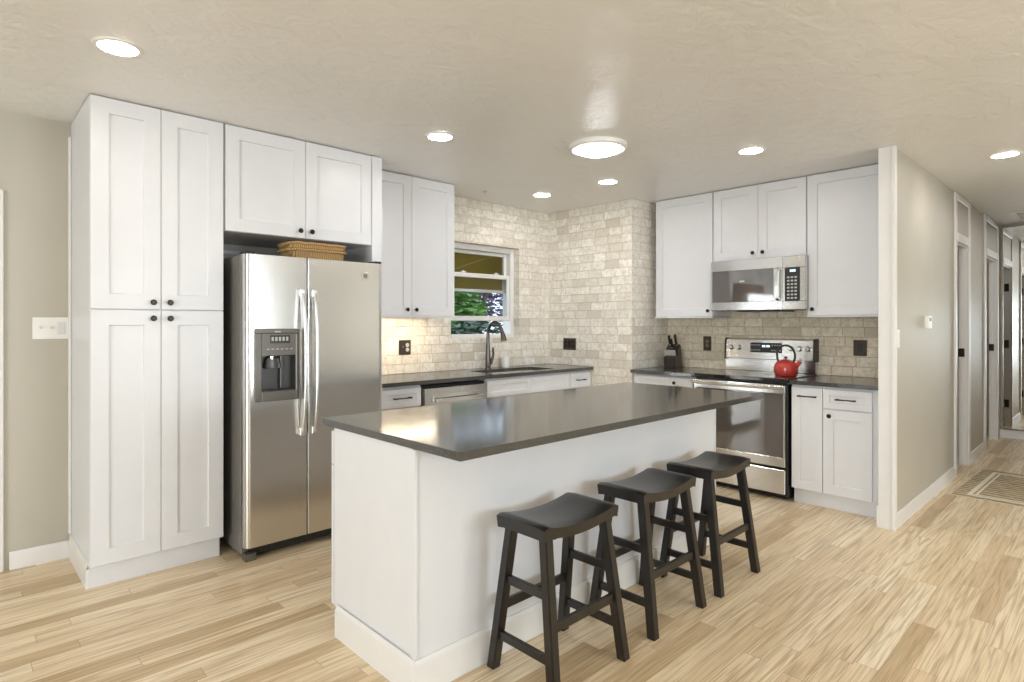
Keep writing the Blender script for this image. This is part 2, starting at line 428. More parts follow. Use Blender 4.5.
# ------------------------------------------------------------------ room shell
CE = 2.485
struct(MB().box(-5.8, 9.3, -5.8, 4.2, -0.06, 0, 0), 'floor', 'floor')
struct(MB().box(-5.8, 9.3, -5.8, 4.45, CE, CE+0.08, 0), 'ceiling', 'ceil')
# back wall (y = 4.2): painted part left of the pantry, tiled part right of the fridge with the window hole
struct(MB().box(-5.8, 2.15, 4.2, 4.44, 0, CE, 0), 'wall_back', 'wall')
W0, W1, WZ0, WZ1 = 3.265, 4.12, 1.195, 2.08
struct(MB().box(2.15, W0, 4.2, 4.44, 0, CE, 0).box(W1, 4.55, 4.2, 4.44, 0, CE, 0).box(W0, W1, 4.2, 4.44, 0, WZ0, 0).box(W0, W1, 4.2, 4.44, WZ1, CE, 0),
       'wall_window', 'tile_x', smooth=False)
struct(MB().box(4.55, 5.30, 3.161, 4.44, 0, CE, 0), 'wall_chase', 'tile_y', smooth=False)
struct(MB().box(4.5505, 5.17, 3.155, 3.161, 0, CE, 0), 'wall_chase_return', 'tile_x', smooth=False)
struct(MB().box(5.17, 5.30, 1.133, 3.155, 0, CE, 0), 'wall_range', 'tile_warm_shade', smooth=False)
# hall wall with two door openings
D1, D2, D3, D4 = 6.40, 6.955, 7.93, 8.72
DH = 2.06
hw = MB()
for a, b in ((4.43, D1), (D2, D3), (D4, 8.95)): hw.box(a, b, 1.05, 1.115, 0, CE, 0)
for a, b in ((D1, D2), (D3, D4)): hw.box(a, b, 1.05, 1.115, DH, CE, 0)
struct(hw, 'wall_hall', 'wall')
struct(MB().box(8.95, 9.1, -0.4, 1.17, 0, CE, 0), 'wall_hall_end', 'wall')
struct(MB().box(5.6, 8.95, -0.30, -0.18, 0, CE, 0), 'wall_hall_right', 'wall')
# rooms behind the two hall doorways
struct(MB().box(6.0, 6.06, 1.17, 2.9, 0, CE, 0).box(7.3, 7.36, 1.17, 2.9, 0, CE, 0).box(6.0, 7.36, 2.9, 2.96, 0, CE, 0), 'wall_bedroom', 'wall')
struct(MB().box(7.5, 7.56, 1.17, 2.9, 0, CE, 0).box(9.04, 9.1, 1.17, 2.9, 0, CE, 0).box(7.5, 9.1, 2.9, 2.96, 0, CE, 0), 'wall_bathroom', 'wall')
# living room behind the camera
def holed(axis, pos, thick, a0, a1, holes, name):
    mb = MB()
    def bx(u0, u1, z0, z1):
        if axis == 'y': mb.box(u0, u1, pos, pos+thick, z0, z1, 0)
        else: mb.box(pos, pos+thick, u0, u1, z0, z1, 0)
    cur = a0
    for u0, u1, z0, z1 in holes:
        bx(cur, u0, 0, CE)
        if z0 > 0: bx(u0, u1, 0, z0)
        bx(u0, u1, z1, CE); cur = u1
    bx(cur, a1, 0, CE)
    return struct(mb, name, 'wall')
holed('y', -5.52, 0.12, -5.6, 5.6, [(-2.9, -0.5, 0.55, 2.25), (1.7, 4.1, 0.55, 2.25)], 'wall_front')
holed('x', -5.52, 0.12, -5.4, 4.2, [(-2.0, 0.8, 0.0, 2.2)], 'wall_left')
struct(MB().box(5.48, 5.6, -5.4, -0.3, 0, CE, 0), 'wall_right', 'wall')
def plain_window(name, axis, pos, u0, u1, z0, z1):
    w = bpy.data.objects.new(name, None); C.objects.link(w); w['kind'] = 'structure'
    mb = MB(); g = MB(); f = 0.06; um = (u0+u1)/2
    def bx(m, a, b, c, d, t0=-0.03, t1=0.03):
        if axis == 'y': m.box(a, b, pos+t0, pos+t1, c, d, 0.003)
        else: m.box(pos+t0, pos+t1, a, b, c, d, 0.003)
    bx(mb, u0, u1, z0, z0+f); bx(mb, u0, u1, z1-f, z1); bx(mb, u0, u0+f, z0+f, z1-f); bx(mb, u1-f, u1, z0+f, z1-f); bx(mb, um-f/2, um+f/2, z0+f, z1-f)
    mb.build('window_frame', 'trim', w)
    bx(g, u0+f, um-f/2, z0+f, z1-f, -0.003, 0.003); bx(g, um+f/2, u1-f, z0+f, z1-f, -0.003, 0.003)
    g.build('window_pane', 'glass', w)
plain_window('window_2', 'y', -5.46, -2.9, -0.5, 0.55, 2.25)
plain_window('window_3', 'y', -5.46, 1.7, 4.1, 0.55, 2.25)
plain_window('window_4', 'x', -5.46, -2.0, 0.8, 0.01, 2.2)

# baseboards and trim
def bb_prof(y, sgn, t=0.014, h=0.095): return [(y, 0), (y+sgn*t, 0), (y+sgn*t, h-0.014), (y+sgn*t*0.4, h), (y, h)]
struct(MB().prism(bb_prof(4.199, -1), 0.245, 0.505, 'x'), 'baseboard_back', 'trim')
hb = MB().prism(bb_prof(1.05, -1), 4.445, 6.30, 'x').prism(bb_prof(1.05, -1), 7.06, 7.82, 'x')
struct(hb, 'baseboard_hall', 'trim')
struct(MB().prism([(8.949, 0), (8.935, 0), (8.935, 0.08), (8.944, 0.095), (8.949, 0.095)], -0.17, 1.045, 'y'), 'baseboard_hall_end', 'trim')
# painted board capping the end of the hall wall
struct(MB().box(4.408, 4.43, 1.056, 1.133, 0, CE-0.001, 0.002).box(4.400, 4.446, 1.034, 1.056, 0, CE-0.001, 0.004, 2).box(4.405, 4.43, 1.1335, 1.142, 0, 0.14, 0.001), 'trim_1', 'trim')
# door casing and slab at the far left
d = bpy.data.objects.new('door_1', None); C.objects.link(d); d['kind'] = 'structure'
MB().box(0.165, 0.222, 4.18, 4.199, 0, 2.055, 0.004).box(-0.72, 0.165, 4.18, 4.199, 1.985, 2.055, 0.004).box(-0.78, -0.72, 4.18, 4.199, 0, 2.055, 0.004).build('door_casing', 'trim', d)
MB().shaker(-0.715, 0.16, 0.008, 1.98, 4.178, 0.02, 0.12, 0.006).build('door_slab', 'trim', d)
# hall doorways: casing with a transom panel running up to the ceiling, jambs and latch plates
def hall_door(name, x0, x1, open_angle):
    d = bpy.data.objects.new(name, None); C.objects.link(d); d['kind'] = 'structure'
    c = MB(); w = 0.075
    c.box(x0-w, x0, 1.034, 1.05, 0, CE-0.002, 0.003).box(x1, x1+w, 1.034, 1.05, 0, CE-0.002, 0.003)
    c.box(x0, x1, 1.030, 1.05, DH, DH+0.075, 0.003).box(x0, x1, 1.034, 1.05, CE-0.06, CE-0.002, 0.003)
    c.build('door_casing', 'trim', d)
    MB().box(x0, x1, 1.044, 1.052, DH+0.075, CE-0.06, 0).build('transom_panel', 'wall', d)
    j = MB().box(x0, x0+0.018, 1.05, 1.115, 0, DH, 0.001).box(x1-0.018, x1, 1.05, 1.115, 0, DH, 0.001).box(x0+0.018, x1-0.018, 1.05, 1.115, DH-0.018, DH, 0.001)
    j.box(x1-0.03, x1-0.018, 1.085, 1.113, 0, DH-0.018, 0.001).build('door_jamb', 'trim', d)
    MB().box(x1-0.034, x1-0.03, 1.066, 1.112, 1.02, 1.10, 0.001).box(x1-0.036, x1-0.0335, 1.075, 1.09, 1.045, 1.075, 0.0005).build('latch_plate', 'bronze', d)
    s = MB().shaker(0, x1-x0-0.05, 0.01, DH-0.025, 0, 0.035, 0.11, 0.006).build('door_slab', 'trim', d)
    s.location = (x0+0.02, 1.175, 0); s.rotation_euler = (0, 0, math.radians(open_angle))
    hg = MB()
    for z in (0.30, 1.07, 1.80): hg.box(x0+0.018, x0+0.023, 1.065, 1.112, z-0.05, z+0.05, 0.001)
    hg.build('door_hinge', 'bronze', d)
hall_door('door_2', D1, D2, 96)
hall_door('door_3', D3, D4, 96)

# kitchen window: white double-hung, the lower sash pushed up
win = bpy.data.objects.new('window_1', None); C.objects.link(win); win['kind'] = 'structure'
FY = 4.272
fr = MB().box(W0, W0+0.05, FY, FY+0.11, WZ0, WZ1, 0.003).box(W1-0.05, W1, FY, FY+0.11, WZ0, WZ1, 0.003)
fr.box(W0+0.05, W1-0.05, FY, FY+0.11, WZ1-0.05, WZ1, 0.003).box(W0+0.05, W1-0.05, FY-0.01, FY+0.11, WZ0, WZ0+0.038, 0.003)
fr.build('window_frame', 'trim', win)
def sash(y, z0, z1, tr, br, name):
    a, b = W0+0.052, W1-0.052; st = 0.036
    m = MB().box(a, a+st, y, y+0.03, z0, z1, 0.003).box(b-st, b, y, y+0.03, z0, z1, 0.003)
    m.box(a+st, b-st, y, y+0.03, z1-tr, z1, 0.003).box(a+st, b-st, y-0.004, y+0.03, z0, z0+br, 0.003)
    s = m.build(name, 'trim', win)
    MB().box(a+st, b-st, y+0.012, y+0.017, z0+br, z1-tr, 0).build('window_pane', 'glass', s)
    return s
lower = sash(FY+0.012, 1.362, 1.812, 0.042, 0.045, 'lower_sash')
upper = sash(FY+0.055, 1.636, 2.028, 0.03, 0.028, 'upper_sash')
lk = MB()
for x in (W0+0.22, W1-0.22): lk.box(x-0.03, x+0.03, FY+0.012, FY+0.042, 1.8125, 1.824, 0.004, 2).lathe([(0.012, 1.824), (0.012, 1.832), (0.0, 1.834)], 16, Matrix.Translation((x, FY+0.027, 0)))
lk.build('sash_lock', 'whiteplastic', lower)
MB().box(W0, W1, 4.2005, FY, WZ0-0.0, WZ0+0.001, 0).build('window_sill', 'tile_x', win)

# ------------------------------------------------------------------ outside the kitchen window
g = MB().box(-1, 14, 4.6, 16, -0.35, -0.3, 0).build('ground_lawn', 'lawn'); g['kind'] = 'structure'
sh = thing('canvas_shade', 'olive canvas shade hanging outside the top half of the kitchen window', 'shade', (3.7, 4.62, 0))
def canvas():
    m = bmesh.new(); nx, nz = 14, 8; vs = []
    for side in (0, 1):
        rows = []
        for k in range(nz+1):
            r = []
            for i in range(nx+1):
                x = -0.6+1.6*i/nx; z = 1.672+0.62*k/nz
                y = 0.012*math.sin(i*0.9)+0.05*(1-k/nz)+0.003*side
                r.append(m.verts.new((x, y, z)))
            rows.append(r)
        vs.append(rows)
    for rows in vs:
        for k in range(nz):
            for i in range(nx): m.faces.new((rows[k][i], rows[k][i+1], rows[k+1][i+1], rows[k+1][i]))
    a, b = vs
    for i in range(nx):
        m.faces.new((a[0][i], a[0][i+1], b[0][i+1], b[0][i])); m.faces.new((a[nz][i], a[nz][i+1], b[nz][i+1], b[nz][i]))
    for k in range(nz):
        m.faces.new((a[k][0], a[k+1][0], b[k+1][0], b[k][0])); m.faces.new((a[k][nx], a[k+1][nx], b[k+1][nx], b[k][nx]))
    bmesh.ops.recalc_face_normals(m, faces=m.faces)
    mb = MB(); mb._merge(m); return mb
part(canvas(), 'canvas', 'olive', sh)
part(MB().tube([(-0.62, 0.0, 2.30), (1.02, 0.0, 2.30)], 0.022), 'roller', 'trim', sh)
for x in (-0.635, 1.023): part(MB().box(x, x+0.012, -0.1795, 0.03, 2.27, 2.33, 0.001), 'bracket', 'trim', sh)
part(MB().tube([(-0.1, 0.012, 1.86), (0.24, 0.008, 1.975), (0.50, 0.008, 2.06)], 0.003, 6), 'cord', 'seam', sh)

def leaves(n, c, r, size, seed, flat=1.0):
    rnd = random.Random(seed); m = bmesh.new()
    for _ in range(n):
        while True:
            d = Vector((rnd.uniform(-1, 1), rnd.uniform(-1, 1), rnd.uniform(-1, 1)))
            if 0.25 < d.length < 1: break
        p = Vector(c)+Vector((d.x*r[0], d.y*r[1], d.z*r[2]))
        s = size*rnd.uniform(0.6, 1.4)
        q = Matrix.Rotation(rnd.uniform(0, 2*PI), 3, 'Z') @ Matrix.Rotation(rnd.uniform(-1.1, 1.1), 3, 'X')
        v = [m.verts.new(p+q @ Vector(k)) for k in ((-s, 0, 0), (0, -s*0.45, 0), (s, 0, 0.1*s), (0, s*0.45, 0))]
        m.faces.new(v)
    mb = MB(); mb._merge(m); return mb
def shrub(name, label, cat, x, y, z, r, mat, n, size, seed, trunk=None, group=None):
    t = thing(name, label, cat, (x, y, -0.3), 0, group)
    part(leaves(n, (0, 0, z+0.3), r, size, seed), 'foliage', mat, t)
    st = MB()
    if trunk:
        for path in trunk: st.tube(path, [0.075, 0.06, 0.045, 0.03], 8)
    else: st.tube([(0, 0, 0), (0.03, 0, z*0.5), (0, 0, z+0.3)], [0.04, 0.03, 0.02], 8)
    part(st, 'trunk' if trunk else 'stem', 'bark', t)
shrub('green_shrub', 'bright green leafy shrub outside on the left of the kitchen window view', 'shrub', 5.50, 7.3, 1.45, (0.75, 0.6, 0.62), 'leaf_green', 2400, 0.075, 3)
shrub('grey_shrub', 'low dark grey-green shrub outside along the bottom of the kitchen window', 'shrub', 5.0, 5.9, 0.86, (1.6, 0.5, 0.56), 'leaf_dark', 2600, 0.06, 4)
shrub('blossom_tree', 'mauve leaved tree with a forked trunk outside the kitchen window', 'tree', 7.5, 9.4, 1.9, (1.3, 0.8, 0.85), 'leaf_mauve', 2600, 0.085, 5,
      trunk=[[(0, 0, 0), (-0.05, -0.2, 1.2), (-0.2, -0.3, 2.0), (-0.5, -0.4, 2.9)], [(-0.05, -0.2, 1.2), (0.1, -0.4, 1.7), (0.35, -0.5, 2.3), (0.6, -0.5, 2.9)]])

# ------------------------------------------------------------------ cabinets
def add_knob(parent, x, z, yf):
    prof = [(0.006, 0), (0.006, 0.014), (0.013, 0.019), (0.0155, 0.025), (0.012, 0.030), (0.0, 0.031)]
    return part(MB().lathe(prof, 20, Matrix.Translation((x, yf, z)) @ TOFRONT), 'knob', 'bronze', parent)
def add_pull(parent, x, z, yf, w=0.115):
    p = MB(); h = w/2
    p.tube([(x-h, yf-0.026, z), (x-h*0.8, yf-0.029, z), (x, yf-0.028, z), (x+h*0.8, yf-0.029, z), (x+h, yf-0.026, z)], [0.0062, 0.0055, 0.0042, 0.0055, 0.0062], 10)
    for s in (-1, 1): p.tube([(x+s*h*0.85, yf, z), (x+s*h*0.85, yf-0.027, z)], 0.0055, 10)
    return part(p, 'handle', 'bronze', parent)
def add_door(root, x0, x1, z0, z1, knob=None, rail=0.072, yf=-0.021, name='door', pull=None, t=0.02):
    d = part(MB().shaker(x0+0.0015, x1-0.0015, z0+0.0015, z1-0.0015, yf, t, rail), name, 'cab', root)
    if knob: add_knob(d, knob[0], knob[1], yf)
    if pull: add_pull(d, pull[0], pull[1], yf+(0.008 if name == 'drawer' else 0), pull[2] if len(pull) > 2 else 0.115)
    return d

# pantry
px0, pyf = 0.513, 3.596
t = thing('pantry_cabinet', 'tall white four-door pantry cabinet reaching the ceiling left of the fridge', 'cabinet', (px0, pyf, 0))
wd = 0.633
part(MB().box(0.003, wd-0.002, 0, 0.602, 0.113, 2.480, 0.001), 'body', 'cab', t)
for x0, x1, kx in ((0.003, 0.3155, 0.276), (0.3155, wd-0.002, 0.355)):
    add_door(t, x0, x1, 1.408, 2.480, (kx, 1.447), 0.077)
    add_door(t, x0, x1, 0.115, 1.406, (kx, 1.362), 0.077)
part(MB().box(0.0, wd-0.012, 0.02, 0.55, 0.0, 0.112, 0.001), 'plinth', 'cab', t)
part(MB().prism([(-0.010, 0), (0, 0), (0, 0.110), (-0.004, 0.110), (-0.010, 0.098)], 0.02, 0.588, 'y').prism([(-0.010, 0.100), (-0.004, 0.135), (0.003, 0.135), (0.003, 0.100)], 0.02, 0.588, 'y'), 'side_trim', 'trim', t)
part(MB().box(-0.012, 0.003, 0.575, 0.6035, 0.135, 2.40, 0.005, 2), 'scribe_strip', 'trim', t)

# cabinet bridging the fridge
t = thing('overhead_cabinet', 'white two-door cabinet above the fridge with a tall filler panel', 'cabinet', (1.151, 3.596, 0))
part(MB().box(0, 0.948, 0, 0.602, 1.868, 2.480, 0.001), 'body', 'cab', t)
add_door(t, 0.002, 0.479, 1.868, 2.480, (0.438, 1.912), 0.075)
add_door(t, 0.479, 0.946, 1.868, 2.480, (0.512, 1.912), 0.075)
part(MB().box(0.949, 1.027, -0.021, 0.602, 0.0, 2.480, 0.001), 'filler_panel', 'cab', t)
part(MB().box(0.0, 0.945, 0.588, 0.603, 1.80, 1.825, 0.002), 'rear_cleat', 'cab', t)

# wall cabinet left of the window
t = thing('wall_cabinet', 'white two-door wall cabinet left of the kitchen window', 'cabinet', (2.190, 3.871, 0))
part(MB().box(0, 0.842, 0, 0.327, 1.400, 2.480, 0.001), 'body', 'cab', t)
add_door(t, 0.002, 0.421, 1.393, 2.480, (0.370, 1.442), 0.072)
add_door(t, 0.421, 0.842, 1.393, 2.480, (0.452, 1.442), 0.072)
part(MB().box(-0.0, 0.845, -0.024, 0.02, 1.380, 1.392, 0.002).box(0.825, 0.846, -0.02, 0.327, 1.380, 1.3995, 0.002), 'light_rail', 'cab', t)

# range-wall uppers, drawn in a frame that faces -x
def upper_b(name, label, y_left, w, z0, doors, rail=True):
    t = thing(name, label, 'cabinet', (4.841, y_left, 0), RB)
    part(MB().box(0.001, w-0.001, 0, 0.327, z0+0.005, 2.480, 0.001), 'body', 'cab', t)
    for x0, x1, kx in doors: add_door(t, x0, x1, z0, 2.480, (kx, z0+0.050), 0.070)
    if rail: part(MB().box(0.001, w-0.001, -0.026, 0.30, z0-0.013, z0-0.001, 0.002), 'light_rail', 'cab', t)
upper_b('wall_cabinet', 'white single-door wall cabinet left of the microwave', 3.086, 0.582, 1.396, [(0.010, 0.580, 0.545)])
upper_b('wall_cabinet', 'short white two-door wall cabinet above the microwave', 2.501, 0.774, 1.868, [(0.002, 0.394, 0.358), (0.394, 0.772, 0.440)], False)
upper_b('wall_cabinet', 'white single-door wall cabinet right of the microwave by the hall wall', 1.724, 0.588, 1.396, [(0.002, 0.586, 0.045)])

# base cabinets under the window counter
BY = 3.651
def base_a(label, x0, w, fronts):
    t = thing('base_cabinet', label, 'cabinet', (x0, BY, 0), 0)
    if 'sink' in label:
        part(MB().box(0.001, w-0.001, 0, 0.548, 0.115, 0.64, 0.001).box(0.001, w-0.001, 0, 0.02, 0.64, 0.882, 0.001).box(0.001, w-0.001, 0.53, 0.548, 0.64, 0.882, 0.001).box(0.001, 0.019, 0.02, 0.53, 0.64, 0.882, 0.001).box(w-0.019, w-0.001, 0.02, 0.53, 0.64, 0.882, 0.001), 'body', 'cab', t)
    else: part(MB().box(0.001, w-0.001, 0, 0.548, 0.115, 0.882, 0.001), 'body', 'cab', t)
    part(MB().box(0.001, w-0.001, 0.06, 0.54, 0, 0.114, 0.001), 'plinth', 'cab', t)
    for kind, a, b, z0, z1, hw_ in fronts:
        if kind == 'drawer': add_door(t, a, b, z0, z1, None, 0.040, name='drawer', pull=((a+b)/2, (z0+z1)/2, hw_) if hw_ else None)
        else: add_door(t, a, b, z0, z1, (hw_, z1-0.05) if hw_ else None, 0.06)
base_a('narrow white drawer cabinet between fridge and dishwasher', 2.184, 0.366, [('drawer', 0.022, 0.362, 0.725, 0.865, 0.15), ('door', 0.022, 0.362, 0.118, 0.720, 0.06)])
base_a('white sink cabinet with two false fronts below the faucet', 3.194, 1.040, [('drawer', 0.002, 0.517, 0.725, 0.868, 0), ('drawer', 0.517, 1.038, 0.725, 0.868, 0), ('door', 0.002, 0.517, 0.118, 0.720, 0.46), ('door', 0.517, 1.038, 0.118, 0.720, 0.57)])
base_a('narrow white drawer cabinet beside the tiled wall corner', 4.236, 0.312, [('drawer', 0.002, 0.308, 0.725, 0.868, 0.12), ('door', 0.002, 0.308, 0.118, 0.720, 0.05)])

# dishwasher
t = thing('dishwasher', 'stainless steel dishwasher under the counter left of the sink', 'dishwasher', (2.553, BY, 0))
part(MB().box(0.012, 0.626, 0.0, 0.545, 0.10, 0.868, 0.002), 'body', 'black', t)
dd = part(MB().box(0.010, 0.628, -0.045, -0.001, 0.115, 0.850, 0.006, 2), 'door', 'steel', t)
part(MB().box(0.085, 0.553, -0.0475, -0.0452, 0.735, 0.800, 0.001), 'handle_recess', 'steel_z', dd)
part(MB().tube([(0.09, -0.075, 0.755), (0.548, -0.075, 0.755)], 0.0, 4, sq=(0.030, 0.018)).box(0.095, 0.12, -0.072, -0.046, 0.745, 0.765, 0.002).box(0.518, 0.543, -0.072, -0.046, 0.745, 0.765, 0.002), 'handle', 'steel_z', dd)
part(MB().lathe([(0.007, 0), (0.007, 0.002), (0, 0.002)], 16, Matrix.Translation((0.36, -0.045, 0.828)) @ TOFRONT), 'badge', 'chrome', dd)
part(MB().box(0.012, 0.626, 0.06, 0.545, 0.0, 0.099, 0.002), 'kick_plate', 'black', t)

# window-side countertop with a sink cut-out
SX0, SX1, SY0, SY1 = 3.32, 4.10, 3.685, 4.035
ct = MB()
def slab_with_hole(mb, x0, x1, y0, y1, z0, z1, hx0, hx1, hy0, hy1, r=0.05):
    m = bmesh.new(); k = 6; hole = []
    for cx_, cy_, a0 in ((hx1-r, hy1-r, 0), (hx0+r, hy1-r, 90), (hx0+r, hy0+r, 180), (hx1-r, hy0+r, 270)):
        for i in range(k+1):
            a = math.radians(a0+90*i/k); hole.append((cx_+r*math.cos(a), cy_+r*math.sin(a)))
    outer = [(x1, y1), (x0, y1), (x0, y0), (x1, y0)]
    L = {}
    for z in (z0, z1):
        L[z] = ([m.verts.new((*p, z)) for p in hole], [m.verts.new((*p, z)) for p in outer])
        h, o = L[z]; n = len(h)
        for q in range(4):
            ring = h[q*(k+1):(q+1)*(k+1)]
            for a, b in zip(ring, ring[1:]): m.faces.new((o[q], a, b))
            nx = h[((q+1)*(k+1)) % n]
            m.faces.new((o[q], ring[-1], nx, o[(q+1) % 4]))
    for idx in (0, 1):
        a, b = L[z0][idx], L[z1][idx]; n = len(a)
        for i in range(n): m.faces.new((a[i], a[(i+1) % n], b[(i+1) % n], b[i]))
    bmesh.ops.recalc_face_normals(m, faces=m.faces)
    mb._merge(m)
slab_with_hole(ct, 2.184, 4.5485, 3.600, 4.199, 0.884, 0.914, SX0, SX1, SY0, SY1)
tag(part(ct, 'countertop', 'counter', None), 'dark grey polished countertop with the sink under the window', 'countertop')
# sink bowl
sk = thing('kitchen_sink', 'stainless undermount sink set into the dark counter under the faucet', 'sink', ((SX0+SX1)/2, (SY0+SY1)/2, 0.883))
def bowl():
    m = bmesh.new(); rings = []
    for i, (gx, gy, z) in enumerate(((0.405, 0.190, 0.0), (0.385, 0.172, 0.0), (0.378, 0.165, -0.02), (0.365, 0.155, -0.18), (0.33, 0.12, -0.20), (0.03, 0.03, -0.205), (0.028, 0.028, -0.212))):
        r = []; n = 36
        for k in range(n):
            a = 2*PI*k/n; p = 5.0
            c, s = math.cos(a), math.sin(a); q = (abs(c)**p+abs(s)**p)**(-1/p) if i < 5 else 1
            r.append(m.verts.new((gx*c*q, gy*s*q, z)))
        rings.append(r)
    for a, b in zip(rings, rings[1:]):
        for k in range(36): m.faces.new((a[k], a[(k+1) % 36], b[(k+1) % 36], b[k]))
    m.faces.new(rings[-1])
    bmesh.ops.recalc_face_normals(m, faces=m.faces)
    for f in m.faces: f.normal_flip()
    mb = MB(); mb._merge(m); return mb
part(bowl(), 'bowl', 'steel_z', sk)
part(MB().lathe([(0.0, 0), (0.042, 0), (0.042, 0.004), (0.036, 0.006), (0.012, 0.003), (0.0, 0.004)], 24, Matrix.Translation((0, 0, -0.206))), 'drain', 'chrome', sk)
# faucet
t = thing('kitchen_faucet', 'dark gooseneck pull-down faucet behind the sink', 'faucet', (3.615, 4.095, 0.9145))
part(MB().lathe([(0.0, 0), (0.028, 0), (0.028, 0.008), (0.024, 0.014), (0.025, 0.03), (0.024, 0.10), (0.019, 0.19), (0.0165, 0.24), (0.0, 0.24)], 24), 'body', 'faucet', t)
path = [(0, 0, 0.23), (0, 0, 0.30)]+[(0, -0.095+0.095*math.cos(a), 0.325+0.105*math.sin(a)) for a in [PI*i/14 for i in range(0, 13)]]
path += [(0, -0.198, 0.33)]
part(MB().tube(path, 0.0160, 14), 'spout', 'faucet', t)
part(MB().tube([(0, -0.194, 0.345), (0, -0.203, 0.320), (0, -0.213, 0.285), (0, -0.218, 0.262)], [0.0175, 0.021, 0.026, 0.027], 16), 'spray_head', 'faucet', t)
part(MB().tube([(0.015, 0, 0.045), (0.036, 0, 0.060), (0.052, -0.006, 0.10), (0.056, -0.012, 0.14), (0.046, -0.018, 0.175), (0.044, -0.02, 0.20)], [0.019, 0.017, 0.013, 0.011, 0.011, 0.008], 12), 'handle', 'faucet', t)
cup = MB().lathe([(0.0, 0.0), (0.035, 0.0), (0.039, 0.004), (0.040, 0.098), (0.0385, 0.102), (0.036, 0.102), (0.035, 0.098), (0.034, 0.085), (0.0, 0.083)], 32).build('ceramic_cup', 'whiteplastic', None, loc=(3.86, 4.12, 0.9145))
tag(cup, 'small white ceramic cup behind the sink right of the faucet', 'cup')

# under-cabinet lamp
t = thing('under_cabinet_lamp', 'slim lit lamp strip under the wall cabinet left of the window', 'lamp', (2.60, 4.00, 1.383))
part(MB().box(-0.36, 0.36, -0.022, 0.022, 0.004, 0.0165, 0.002), 'housing', 'whiteplastic', t)
part(MB().box(-0.35, 0.35, -0.016, 0.016, 0.0, 0.0039, 0.001), 'diffuser', 'strip', t)

# ------------------------------------------------------------------ refrigerator
t = thing('refrigerator', 'stainless side-by-side refrigerator with an ice dispenser in its left door', 'refrigerator', (1.197, 3.390, 0))
FW = 0.880
part(MB().box(0.002, FW-0.002, 0.072, 0.79, 0.03, 1.7245, 0.004), 'body', 'sidegrey', t)
def door_outline(x0, x1, yf, yb, rl, rr, bulge=0.006):
    pts = [(x0, yb)]
    for i in range(7):
        a = PI+PI/2*i/6; pts.append((x0+rl+rl*math.cos(a), yf+rl+rl*math.sin(a)))
    for i in range(1, 6):
        s = i/6; pts.append((x0+rl+(x1-x0-rl-rr)*s, yf-bulge*math.sin(PI*s)*0))
    for i in range(7):
        a = 1.5*PI+PI/2*i/6; pts.append((x1-rr+rr*math.cos(a), yf+rr+rr*math.sin(a)))
    pts.append((x1, yb)); return pts
Z0, Z1 = 0.078, 1.725
hx0, hx1, hz0, hz1 = 0.050, 0.306, 0.893, 1.303             # dispenser opening
ld = MB()
o = door_outline(0.0, 0.356, 0.0, 0.066, 0.035, 0.006)
ld.prism(o, Z0, hz0, 'z').prism(o, hz1, Z1, 'z')
ld.prism([p for p in o if p[0] <= 0.04]+[(hx0, 0.0), (hx0, 0.066)], hz0, hz1, 'z')
ld.prism([(hx1, 0.066), (hx1, 0.0)]+[p for p in o if p[0] > 0.32], hz0, hz1, 'z')
ld.box(hx0, hx1, 0.060, 0.066, hz0, hz1, 0)
ldo = part(ld, 'door', 'steel', t)
rd = MB().prism(door_outline(0.362, FW, 0.0, 0.066, 0.006, 0.035), Z0, Z1, 'z')
rdo = part(rd, 'door', 'steel', t)
def fridge_handle(parent, x):
    p = MB(); path = []
    for i in range(25):
        s = i/24; y = -0.056*min(1, math.sin(PI*s)**0.45*1.05) if 0 < s < 1 else -0.004
        path.append((x, y-0.002, 0.685+0.845*s))
    p.tube(path, 0, 4, sq=(0.046, 0.016))
    for z in (0.70, 1.515): p.box(x-0.015, x+0.015, -0.034, -0.0005, z-0.022, z+0.022, 0.003)
    part(p, 'handle', 'satin_bar', parent)
fridge_handle(ldo, 0.316); fridge_handle(rdo, 0.388)
# round emblem on the right door
em = part(MB().lathe([(0.0, 0), (0.026, 0), (0.026, 0.003), (0.023, 0.004), (0.022, 0.0022), (0.0, 0.0022)], 32, Matrix.Translation((0.745, -0.0002, 1.640)) @ TOFRONT), 'emblem', 'chrome', rdo)
em2 = MB()
for k in range(4):
    a0 = k*PI/2+0.5
    em2.tube([(0.745+0.015*math.cos(a0+0.25*j)*(1-0.1*j), -0.0038, 1.640+0.015*math.sin(a0+0.25*j)*(1-0.1*j)) for j in range(5)], 0.0024, 6)
part(em2.tube([(0.736, -0.0038, 1.636), (0.742, -0.0038, 1.645), (0.748, -0.0038, 1.634), (0.754, -0.0038, 1.644)], 0.0026, 6), 'monogram', 'black', rdo)
# dispenser
dp = MB()
dp.box(hx0-0.002, hx1+0.002, -0.008, 0.004, hz1-0.025, hz1+0.002, 0.003).box(hx0-0.002, hx0+0.038, -0.008, 0.004, hz0-0.002, hz1-0.025, 0.003)
dp.box(hx1-0.020, hx1+0.002, -0.008, 0.004, hz0-0.002, hz1-0.025, 0.003).box(hx0+0.038, hx1-0.020, -0.010, 0.004, hz0-0.002, hz0+0.055, 0.003)
dp.box(hx0+0.038, hx1-0.020, -0.006, 0.004, 1.150, hz1-0.025, 0.002)
dpo = part(dp, 'dispenser', 'dispenser', t)
part(MB().box(hx0, hx1, 0.052, 0.059, hz0, hz1, 0), 'cavity_back', 'darkgrey', dpo)
part(MB().box(0.135, 0.250, -0.0085, -0.0062, 1.222, 1.268, 0.001), 'display', 'black', dpo)
pr = MB()
for i in range(5): pr.box(0.142+i*0.021, 0.155+i*0.021, -0.0095, -0.0086, 1.235, 1.258, 0)
part(pr, 'display_print', 'legend', dpo)
pr = MB()
